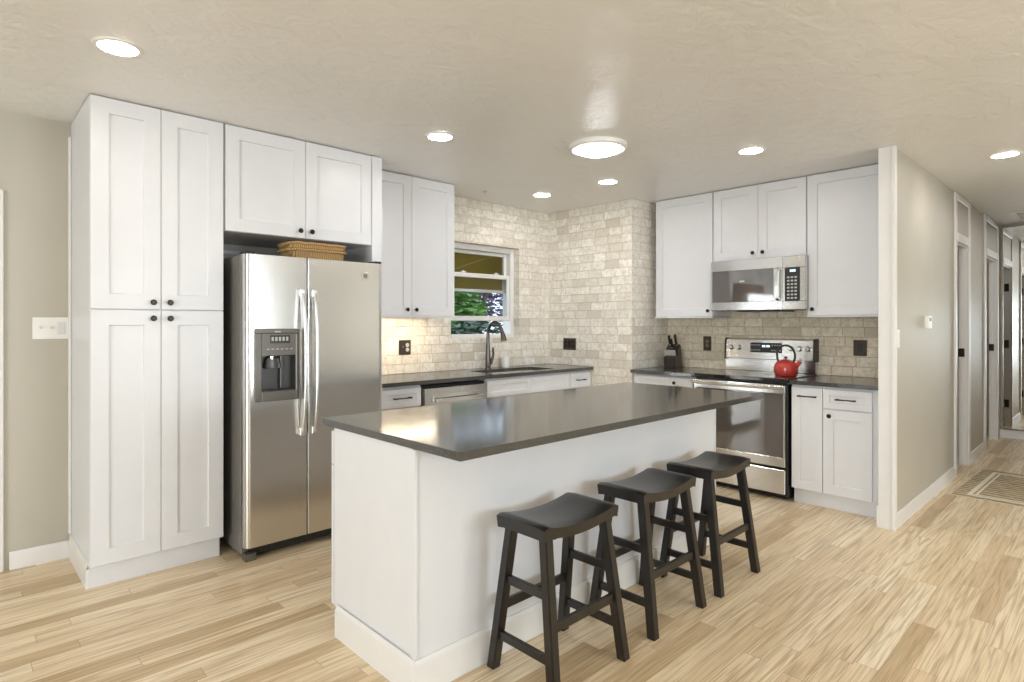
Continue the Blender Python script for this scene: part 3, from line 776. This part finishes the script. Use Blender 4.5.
for i in range(6): pr.box(0.115+i*0.027, 0.131+i*0.027, -0.0075, -0.0062, 1.185, 1.191, 0)
part(pr, 'button_print', 'legend', dpo)
part(MB().box(0.16, 0.195, -0.0088, -0.0078, 1.2845, 1.2915, 0), 'badge', 'legend', dpo)
part(MB().lathe([(0.0, 0), (0.045, 0), (0.05, 0.012), (0.040, 0.06), (0.020, 0.07), (0, 0.07)], 24, Matrix.Translation((0.165, 0.030, 1.075)) @ Matrix.Scale(0.42, 4, (0, 1, 0))), 'paddle', 'darkgrey', dpo)
part(MB().lathe([(0.0, 0), (0.012, 0), (0.012, 0.05), (0, 0.05)], 16, Matrix.Translation((0.155, 0.025, 1.098))), 'nozzle', 'chrome', dpo)
part(MB().box(0.205, 0.222, 0.020, 0.050, 0.96, 1.149, 0.003), 'water_lever', 'darkgrey', dpo)
part(MB().box(hx0+0.042, hx1-0.024, -0.004, 0.050, hz0+0.0555, hz0+0.062, 0.001), 'drip_tray', 'black', dpo)
# hinge caps, base grille, feet
for x in (0.008, FW-0.058): part(MB().box(x, x+0.05, 0.010, 0.11, 1.7265, 1.742, 0.005, 2), 'hinge_cap', 'black', t)
gr = MB().box(0.03, FW-0.01, 0.045, 0.070, 0.020, 0.072, 0.002)
for i in range(14): gr.box(0.10+i*0.052, 0.142+i*0.052, 0.038, 0.046, 0.032+0.0*i, 0.060, 0.002)
part(gr, 'base_grille', 'black', t)
for x in (0.035, FW-0.035): part(MB().box(x-0.03, x+0.03, 0.012, 0.066, 0.0, 0.045, 0.006, 2), 'front_foot', 'dispenser', t)
part(MB().box(0.05, FW-0.05, 0.55, 0.75, 0.0, 0.0295, 0.002), 'rear_roller', 'black', t)

# shallow wicker basket lying on the fridge
t = thing('wicker_basket', 'flat woven wicker basket lying on top of the fridge', 'basket', (1.685, 3.60, 1.7250))
def tray(zb, w, d, h):
    m = MB(); n = 40; prof = []
    bm = bmesh.new(); rings = []
    for k, (sx, sy, z) in enumerate(((0.90, 0.86, 0), (0.97, 0.96, 0.012), (1.0, 1.0, h), (0.97, 0.96, h), (0.94, 0.92, 0.018), (0.85, 0.8, 0.012))):
        r = []
        for i in range(n):
            a = 2*PI*i/n; c, s = math.cos(a), math.sin(a); q = (abs(c)**6+abs(s)**6)**(-1/6)
            r.append(bm.verts.new((w/2*sx*c*q, d/2*sy*s*q, zb+z)))
        rings.append(r)
    for a, b in zip(rings, rings[1:]):
        for i in range(n): bm.faces.new((a[i], a[(i+1) % n], b[(i+1) % n], b[i]))
    bm.faces.new(rings[0]); bm.faces.new(rings[-1])
    bmesh.ops.recalc_face_normals(bm, faces=bm.faces)
    m._merge(bm); return m
def rim(zb, w, d, r):
    n = 48; pts = []
    for i in range(n+1):
        a = 2*PI*i/n; c, s = math.cos(a), math.sin(a); q = (abs(c)**6+abs(s)**6)**(-1/6)
        pts.append((w/2*c*q, d/2*s*q, zb+0.002*math.sin(i*2.1)))
    return MB().tube(pts, r, 8)
part(tray(0.0, 0.355, 0.25, 0.060), 'base', 'wicker', t)
part(tray(0.062, 0.37, 0.26, 0.040), 'lid', 'wicker', t)
part(rim(0.060, 0.367, 0.262, 0.008), 'rim', 'wicker', t)
part(rim(0.100, 0.365, 0.256, 0.009), 'lid_rim', 'wicker', t)

# ------------------------------------------------------------------ range wall: base cabinets, counters, range, microwave
BX = 4.566
def base_b(label, yl, w, fronts):
    t = thing('base_cabinet', label, 'cabinet', (BX, yl, 0), RB)
    part(MB().box(0.001, w-0.001, 0, 0.60, 0.113, 0.882, 0.001), 'body', 'cab', t)
    part(MB().box(0.001, w-0.001, 0.036, 0.59, 0, 0.112, 0.001), 'plinth', 'cab', t)
    for kind, a, b, z0, z1, kx, pull, rail in fronts:
        add_door(t, a, b, z0, z1, (kx, z1-0.045) if kx else None, rail, name=kind, pull=pull)
base_b('white pull-out and drawer base cabinet right of the range by the hall wall', 1.738, 0.602,
       [('door', 0.002, 0.218, 0.115, 0.868, None, (0.118, 0.803, 0.13), 0.062),
        ('drawer', 0.220, 0.535, 0.727, 0.868, None, (0.372, 0.797, 0.13), 0.042),
        ('door', 0.220, 0.535, 0.115, 0.722, 0.268, None, 0.068)])
base_b('white base cabinet in the corner left of the range under the knife block', 3.152, 0.612,
       [('drawer', 0.030, 0.392, 0.755, 0.868, None, None, 0.035), ('door', 0.394, 0.61, 0.115, 0.868, 0.445, None, 0.062), ('door', 0.030, 0.392, 0.115, 0.750, 0.35, None, 0.062)])
tag(part(MB().box(4.520, 5.169, 2.540, 3.154, 0.884, 0.914, 0.002), 'countertop', 'counter', None), 'dark grey countertop left of the range under the knife block', 'countertop')
tag(part(MB().box(4.520, 5.169, 1.135, 1.745, 0.884, 0.914, 0.002), 'countertop', 'counter', None), 'dark grey countertop right of the range by the hall wall', 'countertop')

RW = 0.776
t = thing('electric_range', 'freestanding stainless electric range with black glass top', 'range', (4.530, 2.531, 0), RB)
part(MB().box(0.004, RW-0.004, 0.045, 0.60, 0.03, 0.892, 0.002), 'body', 'black', t)
od = part(MB().box(0.008, RW-0.022, 0.0, 0.043, 0.252, 0.325, 0.003).box(0.008, RW-0.022, 0.0, 0.043, 0.805, 0.872, 0.003).box(0.008, 0.034, 0.0, 0.043, 0.325, 0.805, 0.001).box(RW-0.036, RW-0.022, 0.0, 0.043, 0.325, 0.805, 0.001).box(0.034, RW-0.036, 0.012, 0.043, 0.325, 0.805, 0), 'oven_door', 'steel', t)
part(MB().box(0.0345, RW-0.0365, 0.002, 0.0118, 0.3255, 0.8045, 0.001), 'oven_window', 'ovenglass', od)
part(MB().box(0.12, RW-0.16, 0.0008, 0.0018, 0.40, 0.70, 0.0), 'inner_window', 'ovenglass', od)
part(MB().tube([(0.012, -0.030, 0.858), (0.05, -0.036, 0.858), (RW-0.064, -0.036, 0.858), (RW-0.026, -0.030, 0.858)], [0.019, 0.0205, 0.0205, 0.019], 20).box(0.03, 0.06, -0.03, -0.0005, 0.848, 0.868, 0.003).box(RW-0.075, RW-0.045, -0.03, -0.0005, 0.848, 0.868, 0.003), 'handle', 'steel_z', od)
part(MB().box(0.008, RW-0.022, 0.0, 0.043, 0.050, 0.232, 0.004), 'storage_drawer', 'steel', t)
part(MB().box(RW-0.019, RW-0.002, 0.004, 0.044, 0.03, 0.872, 0.002), 'side_trim', 'black', t)
ck = part(MB().box(0.0, RW, -0.012, 0.60, 0.8935, 0.921, 0.004, 2), 'cooktop', 'blackglass', t)
for x, y, r in ((0.20, 0.16, 0.10), (0.57, 0.16, 0.085), (0.20, 0.43, 0.08), (0.57, 0.43, 0.105)):
    for q in (r, r*0.62):
        bn = MB().lathe([(q-0.0025, 0), (q, 0), (q, 0.0006), (q-0.0025, 0.0006), (q-0.0025, 0)], 48, Matrix.Translation((x, y, 0.9212)), close=False)
        part(bn, 'burner_ring', 'legend', ck)
part(MB().box(0.004, RW-0.004, 0.575, 0.635, 0.9212, 1.035, 0.002), 'backguard_riser', 'steel', t)
bg = part(MB().prism([(0.548, 1.030), (0.560, 1.192), (0.578, 1.203), (0.638, 1.203), (0.638, 1.025), (0.560, 1.025)], 0.022, RW-0.016, 'x'), 'backguard', 'steel', t)
for xa, xb in ((0.006, 0.0218), (RW-0.0158, RW)): part(MB().prism([(0.546, 1.022), (0.558, 1.196), (0.576, 1.208), (0.638, 1.208), (0.638, 1.018), (0.556, 1.018)], xa, xb, 'x'), 'end_cap', 'black', t)
slant = Matrix.Rotation(math.atan2(0.012, 0.162), 4, 'X')
for x in (0.068, 0.140, 0.585, 0.655, 0.722):
    mt = Matrix.Translation((x, 0.5545, 1.125)) @ slant.inverted() @ TOFRONT
    kb = MB().lathe([(0.023, 0), (0.023, 0.006), (0.020, 0.008), (0.017, 0.020), (0.015, 0.022), (0, 0.022)], 24, mt)
    kb.box(-0.0035, 0.0035, -0.018, 0.018, 0.022, 0.027, 0.001, 1, mt)
    part(kb, 'control_knob', 'steel_z', bg)
mt = Matrix.Translation((0.378, 0.5535, 1.127)) @ slant.inverted()
part(MB().box(-0.135, 0.135, -0.003, 0.002, -0.042, 0.042, 0.002, 1, mt), 'control_panel', 'black', bg)
lg = MB()
for r_ in (-0.022, 0.022):
    for i in range(4):
        for s in (-1, 1): lg.lathe([(0.006, 0), (0.006, 0.0008), (0, 0.0008)], 10, mt @ Matrix.Translation((s*(0.055+0.022*i), -0.0031, r_)) @ TOFRONT)
part(lg, 'button_print', 'legend', bg)
dg = MB()
for x in (-0.026, -0.010, 0.012, 0.027): dg.box(x-0.0045, x+0.0045, -0.0045, -0.0035, 0.004, 0.022, 0.0, 1, mt)
part(dg, 'clock_display', 'display', bg)
part(MB().box(0.03, RW-0.03, 0.08, 0.55, 0.0, 0.0295, 0.002), 'kick_base', 'black', t)

# kettle on the front right burner
t = thing('tea_kettle', 'red enamel tea kettle with black loop handle on the range', 'kettle', (4.800, 1.875, 0.9220), RB)
part(MB().lathe([(0.0, 0), (0.074, 0), (0.080, 0.006), (0.088, 0.030), (0.090, 0.058), (0.085, 0.085), (0.070, 0.107), (0.046, 0.118), (0.030, 0.120), (0, 0.120)], 40), 'body', 'red', t)
part(MB().lathe([(0.0, 0.1205), (0.040, 0.1205), (0.038, 0.125), (0.020, 0.130), (0, 0.131)], 32), 'lid', 'red', t)
part(MB().lathe([(0.0, 0.1315), (0.006, 0.1315), (0.006, 0.134), (0.013, 0.140), (0.013, 0.148), (0.008, 0.153), (0, 0.154)], 20), 'lid_knob', 'black', t)
part(MB().tube([(0.066, 0, 0.068), (0.085, 0, 0.086), (0.100, 0, 0.106), (0.108, 0, 0.118)], [0.022, 0.019, 0.016, 0.0155], 16), 'spout', 'red', t)
part(MB().tube([(0.104, 0, 0.125), (0.116, 0, 0.132)], [0.006, 0.006], 8).tube([(0.112, 0, 0.131), (0.098, 0, 0.145)], 0.004, 8), 'whistle', 'chrome', t)
hp = [(0.070*math.cos(a), 0, 0.158+0.082*math.sin(a)) for a in [math.radians(-38+256*i/28) for i in range(29)]]
part(MB().tube(hp, 0.0085, 12), 'handle', 'black', t)

# microwave
t = thing('microwave', 'stainless over-the-range microwave below the short wall cabinet', 'microwave', (4.760, 2.490, 0), RB)
MW = 0.780
part(MB().box(0.002, MW-0.002, 0.035, 0.405, 1.445, 1.864, 0.003), 'body', 'sidegrey', t)
fp = MB().box(0.0, 0.606, 0.0, 0.034, 1.775, 1.864, 0.003).box(0.0, 0.606, 0.0, 0.034, 1.444, 1.515, 0.003).box(0.0, 0.012, 0.0, 0.034, 1.515, 1.775, 0.001).box(0.535, 0.606, 0.0, 0.034, 1.515, 1.775, 0.001).box(0.012, 0.535, 0.01, 0.034, 1.515, 1.775, 0)
md = part(fp, 'door', 'steel', t)
part(MB().box(0.0125, 0.5345, 0.001, 0.0098, 1.5155, 1.7745, 0.001), 'door_window', 'ovenglass', md)
part(MB().box(0.255, 0.295, 0.0002, 0.0009, 1.678, 1.690, 0), 'badge', 'legend', md)
part(MB().tube([(0.573, -0.004, 1.520), (0.573, -0.030, 1.535), (0.573, -0.036, 1.65), (0.573, -0.030, 1.760), (0.573, -0.004, 1.775)], 0, 4, sq=(0.014, 0.030)), 'handle', 'steel_z', md)
cp = part(MB().box(0.608, MW, 0.0, 0.034, 1.444, 1.512, 0.003).box(0.608, MW, 0.0, 0.034, 1.772, 1.864, 0.003).box(0.608, 0.622, 0.0, 0.034, 1.512, 1.772, 0.001).box(0.735, MW, 0.0, 0.034, 1.512, 1.772, 0.002).box(0.622, 0.735, 0.006, 0.034, 1.512, 1.772, 0), 'control_panel', 'steel', t)
part(MB().box(0.6225, 0.7345, -0.0006, 0.0058, 1.5125, 1.7715, 0.001), 'keypad', 'black', cp)
kp = MB()
for r_ in range(7):
    for c_ in range(3): kp.box(0.640+c_*0.028, 0.658+c_*0.028, -0.0016, -0.0007, 1.528+r_*0.027, 1.541+r_*0.027, 0)
part(kp, 'key_print', 'legend', cp)
part(MB().box(0.662, 0.672, -0.0016, -0.0007, 1.740, 1.756, 0).box(0.677, 0.687, -0.0016, -0.0007, 1.740, 1.756, 0).box(0.692, 0.702, -0.0016, -0.0007, 1.740, 1.756, 0), 'clock_display', 'display', cp)
part(MB().box(0.20, 0.56, 0.06, 0.36, 1.434, 1.4445, 0.002), 'vent_filter', 'black', t)

# knife block with its knives
KB, KR = (4.985, 2.990, 0.9145), math.radians(190)
t = thing('knife_block', 'dark wooden knife block on the counter left of the range', 'knife block', KB, KR)
part(MB().prism([(-0.095, 0.0), (-0.005, 0.0), (0.040, 0.175), (-0.022, 0.225), (-0.040, 0.215)], -0.058, 0.058, 'y', 0.002), 'block', 'blockwood', t)
part(MB().prism([(-0.003, 0.0), (0.085, 0.0), (0.095, 0.105), (0.028, 0.122)], -0.058, 0.058, 'y', 0.002), 'steak_block', 'blockwood', t)
def knife(x, y, z, L, w, lean, label, nm='kitchen_knife', group=None, mat='black'):
    k = thing(nm, label, 'knife', KB, KR, group)
    dv = Vector((math.sin(lean), 0, math.cos(lean))); p0 = Vector((x, y, z))
    pts = [p0+dv*q for q in (0.008, 0.02, L*0.5, L*0.85, L)]
    part(MB().tube(pts, 0, 4, sq=(w*1.5, w)), 'handle', mat, k)
    part(MB().tube([p0+dv*0.0005, p0+dv*0.0078], 0.0, 4, sq=(w*1.6, w*1.1)), 'bolster', 'chrome', k)
    return k
ZT = lambda x: 0.225-(x+0.022)*(0.050/0.062)+0.0035
knife(-0.004, 0.032, ZT(-0.004), 0.110, 0.019, 0.42, 'black-handled kitchen knife nearest the range side of the knife block')
knife(-0.006, -0.030, ZT(-0.006), 0.100, 0.018, 0.42, 'black-handled kitchen knife nearest the tiled corner side of the knife block')
knife(0.024, 0.002, ZT(0.024), 0.090, 0.017, 0.42, 'shorter black-handled kitchen knife in the middle front of the knife block')
for i in range(6):
    knife(0.070, -0.045+i*0.018, 0.1150, 0.060, 0.0125, 0.36, 'small steel-handled steak knife in the front row of the knife block', 'steak_knife', 'steak knives in the knife block', 'satin')

# ------------------------------------------------------------------ island
IX0, IX1 = 1.215, 3.42
t = thing('kitchen_island', 'white panelled kitchen island cabinet in the middle of the kitchen', 'island', (IX0, 1.80, 0))
IL = IX1-IX0
part(MB().box(0.0, IL, 0.0, 0.585, 0.112, 0.883, 0.001), 'body', 'cab', t)
part(MB().box(-0.004, IL+0.004, -0.035, -0.0005, 0.10, 0.883, 0.001), 'back_panel', 'cab', t)
for xa in (-0.0095, IL-0.0045):
    part(MB().box(xa, xa+0.014, -0.0405, -0.0355, 0.1305, 0.883, 0.002, 2), 'corner_bead', 'cab', t)
part(MB().box(-0.010, -0.0045, -0.0354, -0.022, 0.1305, 0.883, 0.002, 2), 'corner_bead', 'cab', t)
def wrap_plinth():
    m = bmesh.new(); rings = []
    for dd_, z in ((0.0, 0.0), (0.016, 0.0), (0.016, 0.112), (0.010, 0.122), (0.006, 0.130), (0.0, 0.130)):
        rings.append([m.verts.new((x+sx*dd_, y+sy*dd_, z)) for x, y, sx, sy in ((-0.0045, 0.54, -1, 0), (-0.0045, -0.0355, -1, -1), (IL+0.0045, -0.0355, 1, -1), (IL+0.0045, 0.54, 1, 0))])
    n = len(rings)
    for k in range(n):
        a, b = rings[k], rings[(k+1) % n]
        for q in range(3): m.faces.new((a[q], a[q+1], b[q+1], b[q]))
    m.faces.new([r_[0] for r_ in rings]); m.faces.new([r_[3] for r_ in rings])
    bmesh.ops.recalc_face_normals(m, faces=m.faces)
    mb = MB(); mb._merge(m); return mb
part(wrap_plinth(), 'plinth', 'trim', t)
part(MB().box(0.0, IL, -0.03, 0.53, 0, 0.0995, 0.001), 'toe_base', 'cab', t)
def isl_front(x0, x1):
    a, b = IL-x1, IL-x0
    r = bpy.data.objects.new
    for nm, z0, z1 in (('drawer', 0.725, 0.868), ('door', 0.118, 0.720)):
        m = MB().shaker(x0+0.0015, x1-0.0015, z0, z1, -0.021, 0.02, 0.042 if nm == 'drawer' else 0.065)
        bmesh.ops.rotate(m.bm, verts=m.bm.verts, cent=(0, 0, 0), matrix=Matrix.Rotation(PI, 3, 'Z'))
        bmesh.ops.translate(m.bm, verts=m.bm.verts, vec=(IL, 0.586, 0))
        dpart = part(m, nm, 'cab', t)
        k = MB().lathe([(0.006, 0), (0.006, 0.014), (0.0155, 0.025), (0.012, 0.030), (0, 0.031)], 16, Matrix.Translation((IL-(x0+x1)/2, 0.607 - (0.008 if nm == 'drawer' else 0), (z0+z1)/2 if nm == 'drawer' else z1-0.035)) @ Matrix.Rotation(-PI/2, 4, 'X'))
        part(k, 'knob', 'bronze', dpart)
for i in range(4): isl_front(-0.003+i*(IL+0.006)/4, -0.003+(i+1)*(IL+0.006)/4)
tag(part(MB().box(1.208, 3.535, 1.506, 2.488, 0.884, 0.914, 0.0015), 'island_countertop', 'counter', None), 'dark grey polished countertop of the kitchen island', 'countertop')

# ------------------------------------------------------------------ stools
def seat_mb():
    m = bmesh.new(); nx, ny = 24, 8; L, Wd = 0.437, 0.252
    def pt(i, j, top):
        u = -1+2*i/nx; v = -1+2*j/ny
        x = u*L/2; y = v*Wd/2
        z = 0.589+0.028*u*u
        e = max(0, abs(u)-0.84)/0.16; z -= 0.013*e*e                    # rolled-over ends
        ev = max(0, abs(v)-0.8)/0.2; z -= 0.004*ev*ev
        if top: return (x, y, z)
        return (x*0.985, y*0.975, z-0.040-(0.004 if abs(u) > 0.7 else 0))
    T = [[m.verts.new(pt(i, j, True)) for j in range(ny+1)] for i in range(nx+1)]
    B = [[m.verts.new(pt(i, j, False)) for j in range(ny+1)] for i in range(nx+1)]
    for i in range(nx):
        for j in range(ny):
            m.faces.new((T[i][j], T[i+1][j], T[i+1][j+1], T[i][j+1])); m.faces.new((B[i][j], B[i][j+1], B[i+1][j+1], B[i+1][j]))
        m.faces.new((T[i][0], B[i][0], B[i+1][0], T[i+1][0])); m.faces.new((T[i][ny], T[i+1][ny], B[i+1][ny], B[i][ny]))
    for j in range(ny):
        m.faces.new((T[0][j], T[0][j+1], B[0][j+1], B[0][j])); m.faces.new((T[nx][j], B[nx][j], B[nx][j+1], T[nx][j+1]))
    bmesh.ops.recalc_face_normals(m, faces=m.faces)
    mb = MB(); mb._merge(m); return mb
LT, LB = (0.172, 0.088), (0.2045, 0.160)                            # leg centre half-spacings at the seat and on the floor
def leg_at(sx, sy, z):
    s = 1-z/0.56
    return Vector((sx*(LT[0]+(LB[0]-LT[0])*s), sy*(LT[1]+(LB[1]-LT[1])*s), z))
def stool():
    t = thing('bar_stool', '', 'stool')
    part(seat_mb(), 'seat', 'stool', t)
    for sx in (-1, 1):
        for sy in (-1, 1):
            m = bmesh.new(); h = 0.0195; rings = []
            for z in (0.0, 0.566):
                c = leg_at(sx, sy, z); rings.append([m.verts.new((c.x+a*h, c.y+b*h, z)) for a, b in ((-1, -1), (1, -1), (1, 1), (-1, 1))])
            for k in range(4): m.faces.new((rings[0][k], rings[0][(k+1) % 4], rings[1][(k+1) % 4], rings[1][k]))
            m.faces.new(rings[0]); m.faces.new(rings[1]); bmesh.ops.recalc_face_normals(m, faces=m.faces)
            bmesh.ops.bevel(m, geom=m.edges[:], offset=0.003, segments=2, affect='EDGES')
            mb = MB(); mb._merge(m); part(mb, 'leg', 'stool', t)
    def rail(a, b, wz, wt):
        d = (b-a).normalized(); part(MB().tube([a+d*0.014, b-d*0.014], 0, 4, sq=(wz, wt)), 'stretcher', 'stool', t)
    for sx in (-1, 1):
        for z in (0.135, 0.355): rail(leg_at(sx, -1, z), leg_at(sx, 1, z), 0.034, 0.018)
    for sy in (-1, 1): rail(leg_at(-1, sy, 0.245), leg_at(1, sy, 0.245), 0.036, 0.018)
    return t
STG = 'bar stools along the island'
s1 = stool(); s1.location = (1.742, 1.550, 0); s1['group'] = STG; s1['label'] = 'black saddle-seat stool nearest the free corner of the island'
for x, y, rz, lab in ((2.366, 1.552, 0.0, 'black saddle-seat stool in the middle of the row of three'), (2.938, 1.545, 0.0, 'black saddle-seat stool nearest the range')):
    s = copy_tree(s1); s.location = (x, y, 0); s.rotation_euler = (0, 0, rz); s['label'] = lab

# ------------------------------------------------------------------ outlets and switches
def outlet(label, loc, rz, w, h, kinds, mat='plate', cat='outlet', name='wall_outlet', ins='bronze'):
    t = thing(name, label, cat, loc, rz)
    part(MB().box(-w/2, w/2, -0.007, -0.0005, -h/2, h/2, 0.003, 2), 'cover_plate', mat, t)
    n = len(kinds)
    for i, k in enumerate(kinds):
        x = (i-(n-1)/2)*0.046
        if k == 'r':
            part(MB().box(x-0.0165, x+0.0165, -0.0105, -0.0072, -0.034, 0.034, 0.002), 'receptacle', ins, t)
        elif k == 'd':
            p = MB()
            for s in (-1, 1): p.lathe([(0.017, 0), (0.017, 0.003), (0, 0.003)], 20, Matrix.Translation((x, -0.0072, s*0.0195)) @ TOFRONT)
            part(p, 'receptacle', ins, t)
        elif k == 't':
            part(MB().box(x-0.005, x+0.005, -0.018, -0.0072, -0.004, 0.012, 0.002), 'toggle', ins, t)
        elif k == 's':
            part(MB().box(x-0.0165, x+0.0165, -0.0115, -0.0072, -0.034, 0.034, 0.002), 'rocker', ins, t)
    return t
outlet('dark bronze double switch plate on tile between fridge and window', (2.775, 4.2, 1.135), 0, 0.118, 0.122, 'td', ins='legend')
outlet('dark bronze double outlet plate on the tiled wall right of the sink', (4.55, 3.905, 1.128), RB, 0.165, 0.118, 'drd'[0:2]+'d')
outlet('dark bronze outlet plate on tile between knife block and range', (5.17, 2.738, 1.148), RB, 0.080, 0.135, 'd', ins='dispenser')
outlet('dark bronze double outlet plate on tile right of the range', (5.17, 1.452, 1.143), RB, 0.095, 0.125, 'r', ins='black')
outlet('white triple toggle switch plate on the painted wall left of the pantry', (0.425, 4.2, 1.309), 0, 0.165, 0.122, 'tts', 'whiteplastic', 'light switch', 'light_switch', 'satin')
outlet('white dimmer switch on the hall wall beside the white corner board', (4.512, 1.05, 1.236), 0, 0.075, 0.120, 's', 'whiteplastic', 'light switch', 'light_switch', 'whiteplastic')
t = thing('thermostat', 'white wall thermostat on the hall wall', 'thermostat', (5.30, 1.05, 1.345))
part(MB().box(-0.055, 0.055, -0.030, -0.0005, -0.048, 0.048, 0.006, 2), 'case', 'whiteplastic', t)
part(MB().box(-0.035, 0.030, -0.0315, -0.0302, 0.008, 0.032, 0.0005), 'screen', 'dispenser', t)

# ------------------------------------------------------------------ ceiling fittings
def can_light(label, x, y, proto=None):
    if proto is not None:
        r = copy_tree(proto); r.location = (x, y, CE); r['label'] = label; return r
    t = thing('recessed_light', label, 'ceiling light', (x, y, CE), 0, 'recessed ceiling lights')
    part(MB().lathe([(0.070, -0.003), (0.073, -0.008), (0.088, -0.006), (0.092, -0.0005), (0.070, -0.0005), (0.070, -0.003)], 40, close=False), 'trim_ring', 'whiteplastic', t)
    part(MB().lathe([(0.0, -0.0045), (0.0695, -0.0045), (0.0695, -0.0008), (0, -0.0008)], 40), 'diffuser', 'diffuser', t)
    return t
cl = can_light('recessed ceiling light in front of the tall pantry', 0.515, 2.904)
for x, y, lab in ((2.188, 2.923, 'recessed ceiling light out from the fridge, near the window-side wall cabinet'), (3.831, 3.613, 'recessed ceiling light over the sink near the tiled corner'),
                  (3.865, 2.912, 'recessed ceiling light between the flush lamp and the tiled corner'), (3.856, 1.732, 'recessed ceiling light in front of the microwave'), (5.194, 0.579, 'recessed ceiling light at the hall entrance'),
                  (7.3, 0.36, 'added unseen ceiling light farther down the hall'), (6.25, 0.25, 'added unseen ceiling light over the hall rug'), (8.5, 0.30, 'added unseen ceiling light at the mirror end of the hall'), (8.3, 1.9, 'added unseen ceiling light in the room behind the second hall doorway'), (2.2, 0.40, 'added unseen ceiling light over the open floor in front of the stools'),  # this row and the next: unseen lamps added to brighten hall and rooms
                  (3.86, -1.2, 'added unseen ceiling light in the living area nearest the hall'), (0.5, -1.0, 'added unseen ceiling light in the living area behind the viewer'), (5.0, -1.9, 'added unseen ceiling light in the far corner of the living area'), (2.4, -2.6, 'added unseen ceiling light in the middle of the living area'), (-0.9, 1.0, 'added unseen ceiling light by the left side of the viewer')):
    can_light(lab, x, y, cl)
t = thing('flush_ceiling_lamp', 'large round flush ceiling lamp over the island', 'ceiling light', (3.034, 2.366, CE))
part(MB().lathe([(0.150, -0.030), (0.168, -0.034), (0.182, -0.024), (0.186, -0.010), (0.184, -0.0005), (0.150, -0.0005), (0.150, -0.030)], 56, close=False), 'rim', 'whiteplastic', t)
part(MB().lathe([(0.0, -0.066), (0.05, -0.063), (0.10, -0.053), (0.140, -0.036), (0.149, -0.028), (0.149, -0.02), (0, -0.02)], 48), 'glass_bowl', 'dome', t)
t = thing('ceiling_vent', 'white slotted air vent in the hall ceiling before the mirror', 'vent', (8.2, 0.72, CE))
part(MB().box(-0.25, 0.25, -0.12, 0.12, -0.012, -0.0005, 0.003), 'frame', 'whiteplastic', t)
part(MB().box(-0.21, 0.21, 0.02, 0.08, -0.0145, -0.0122, 0.0), 'slot', 'dispenser', t)
part(MB().lathe([(0.0, -0.02), (0.004, -0.02), (0.006, -0.0005), (0, -0.0005)], 12).lathe([(0.0, -0.004), (0.02, -0.004), (0.022, -0.0005), (0, -0.0005)], 16), 'hook', 'legend', tag(bpy.data.objects.new('ceiling_hook', None), 'tiny dark hook in the ceiling near the kitchen window wall', 'hook'))
hk = bpy.data.objects['ceiling_hook']; C.objects.link(hk); hk.location = (3.38, 3.87, CE)

# ------------------------------------------------------------------ hall: mirror and rug
t = thing('wall_mirror', 'floor-to-ceiling framed mirror covering the end wall of the hall', 'mirror', (8.945, 0.43, 0.0))
part(MB().box(-0.012, -0.004, -0.585, 0.585, 0.11, 2.455, 0.001), 'mirror_pane', 'mirror', t)
part(MB().box(-0.022, -0.001, 0.585, 0.606, 0.10, 2.474, 0.002).box(-0.022, -0.001, -0.606, -0.585, 0.10, 2.474, 0.002).box(-0.022, -0.001, -0.585, 0.585, 2.455, 2.474, 0.002).box(-0.022, -0.001, -0.585, 0.585, 0.10, 0.112, 0.002), 'frame', 'brass', t)
rg = MB().box(-0.60, 0.60, -0.36, 0.36, 0.0008, 0.009, 0.003, 2).build('hall_rug', 'rug', None, loc=(6.22, 0.575, 0))
rg.rotation_euler = (0, 0, math.radians(-2.0))
tag(rg, 'beige woven runner rug with cream border stripes on the hall floor', 'rug')
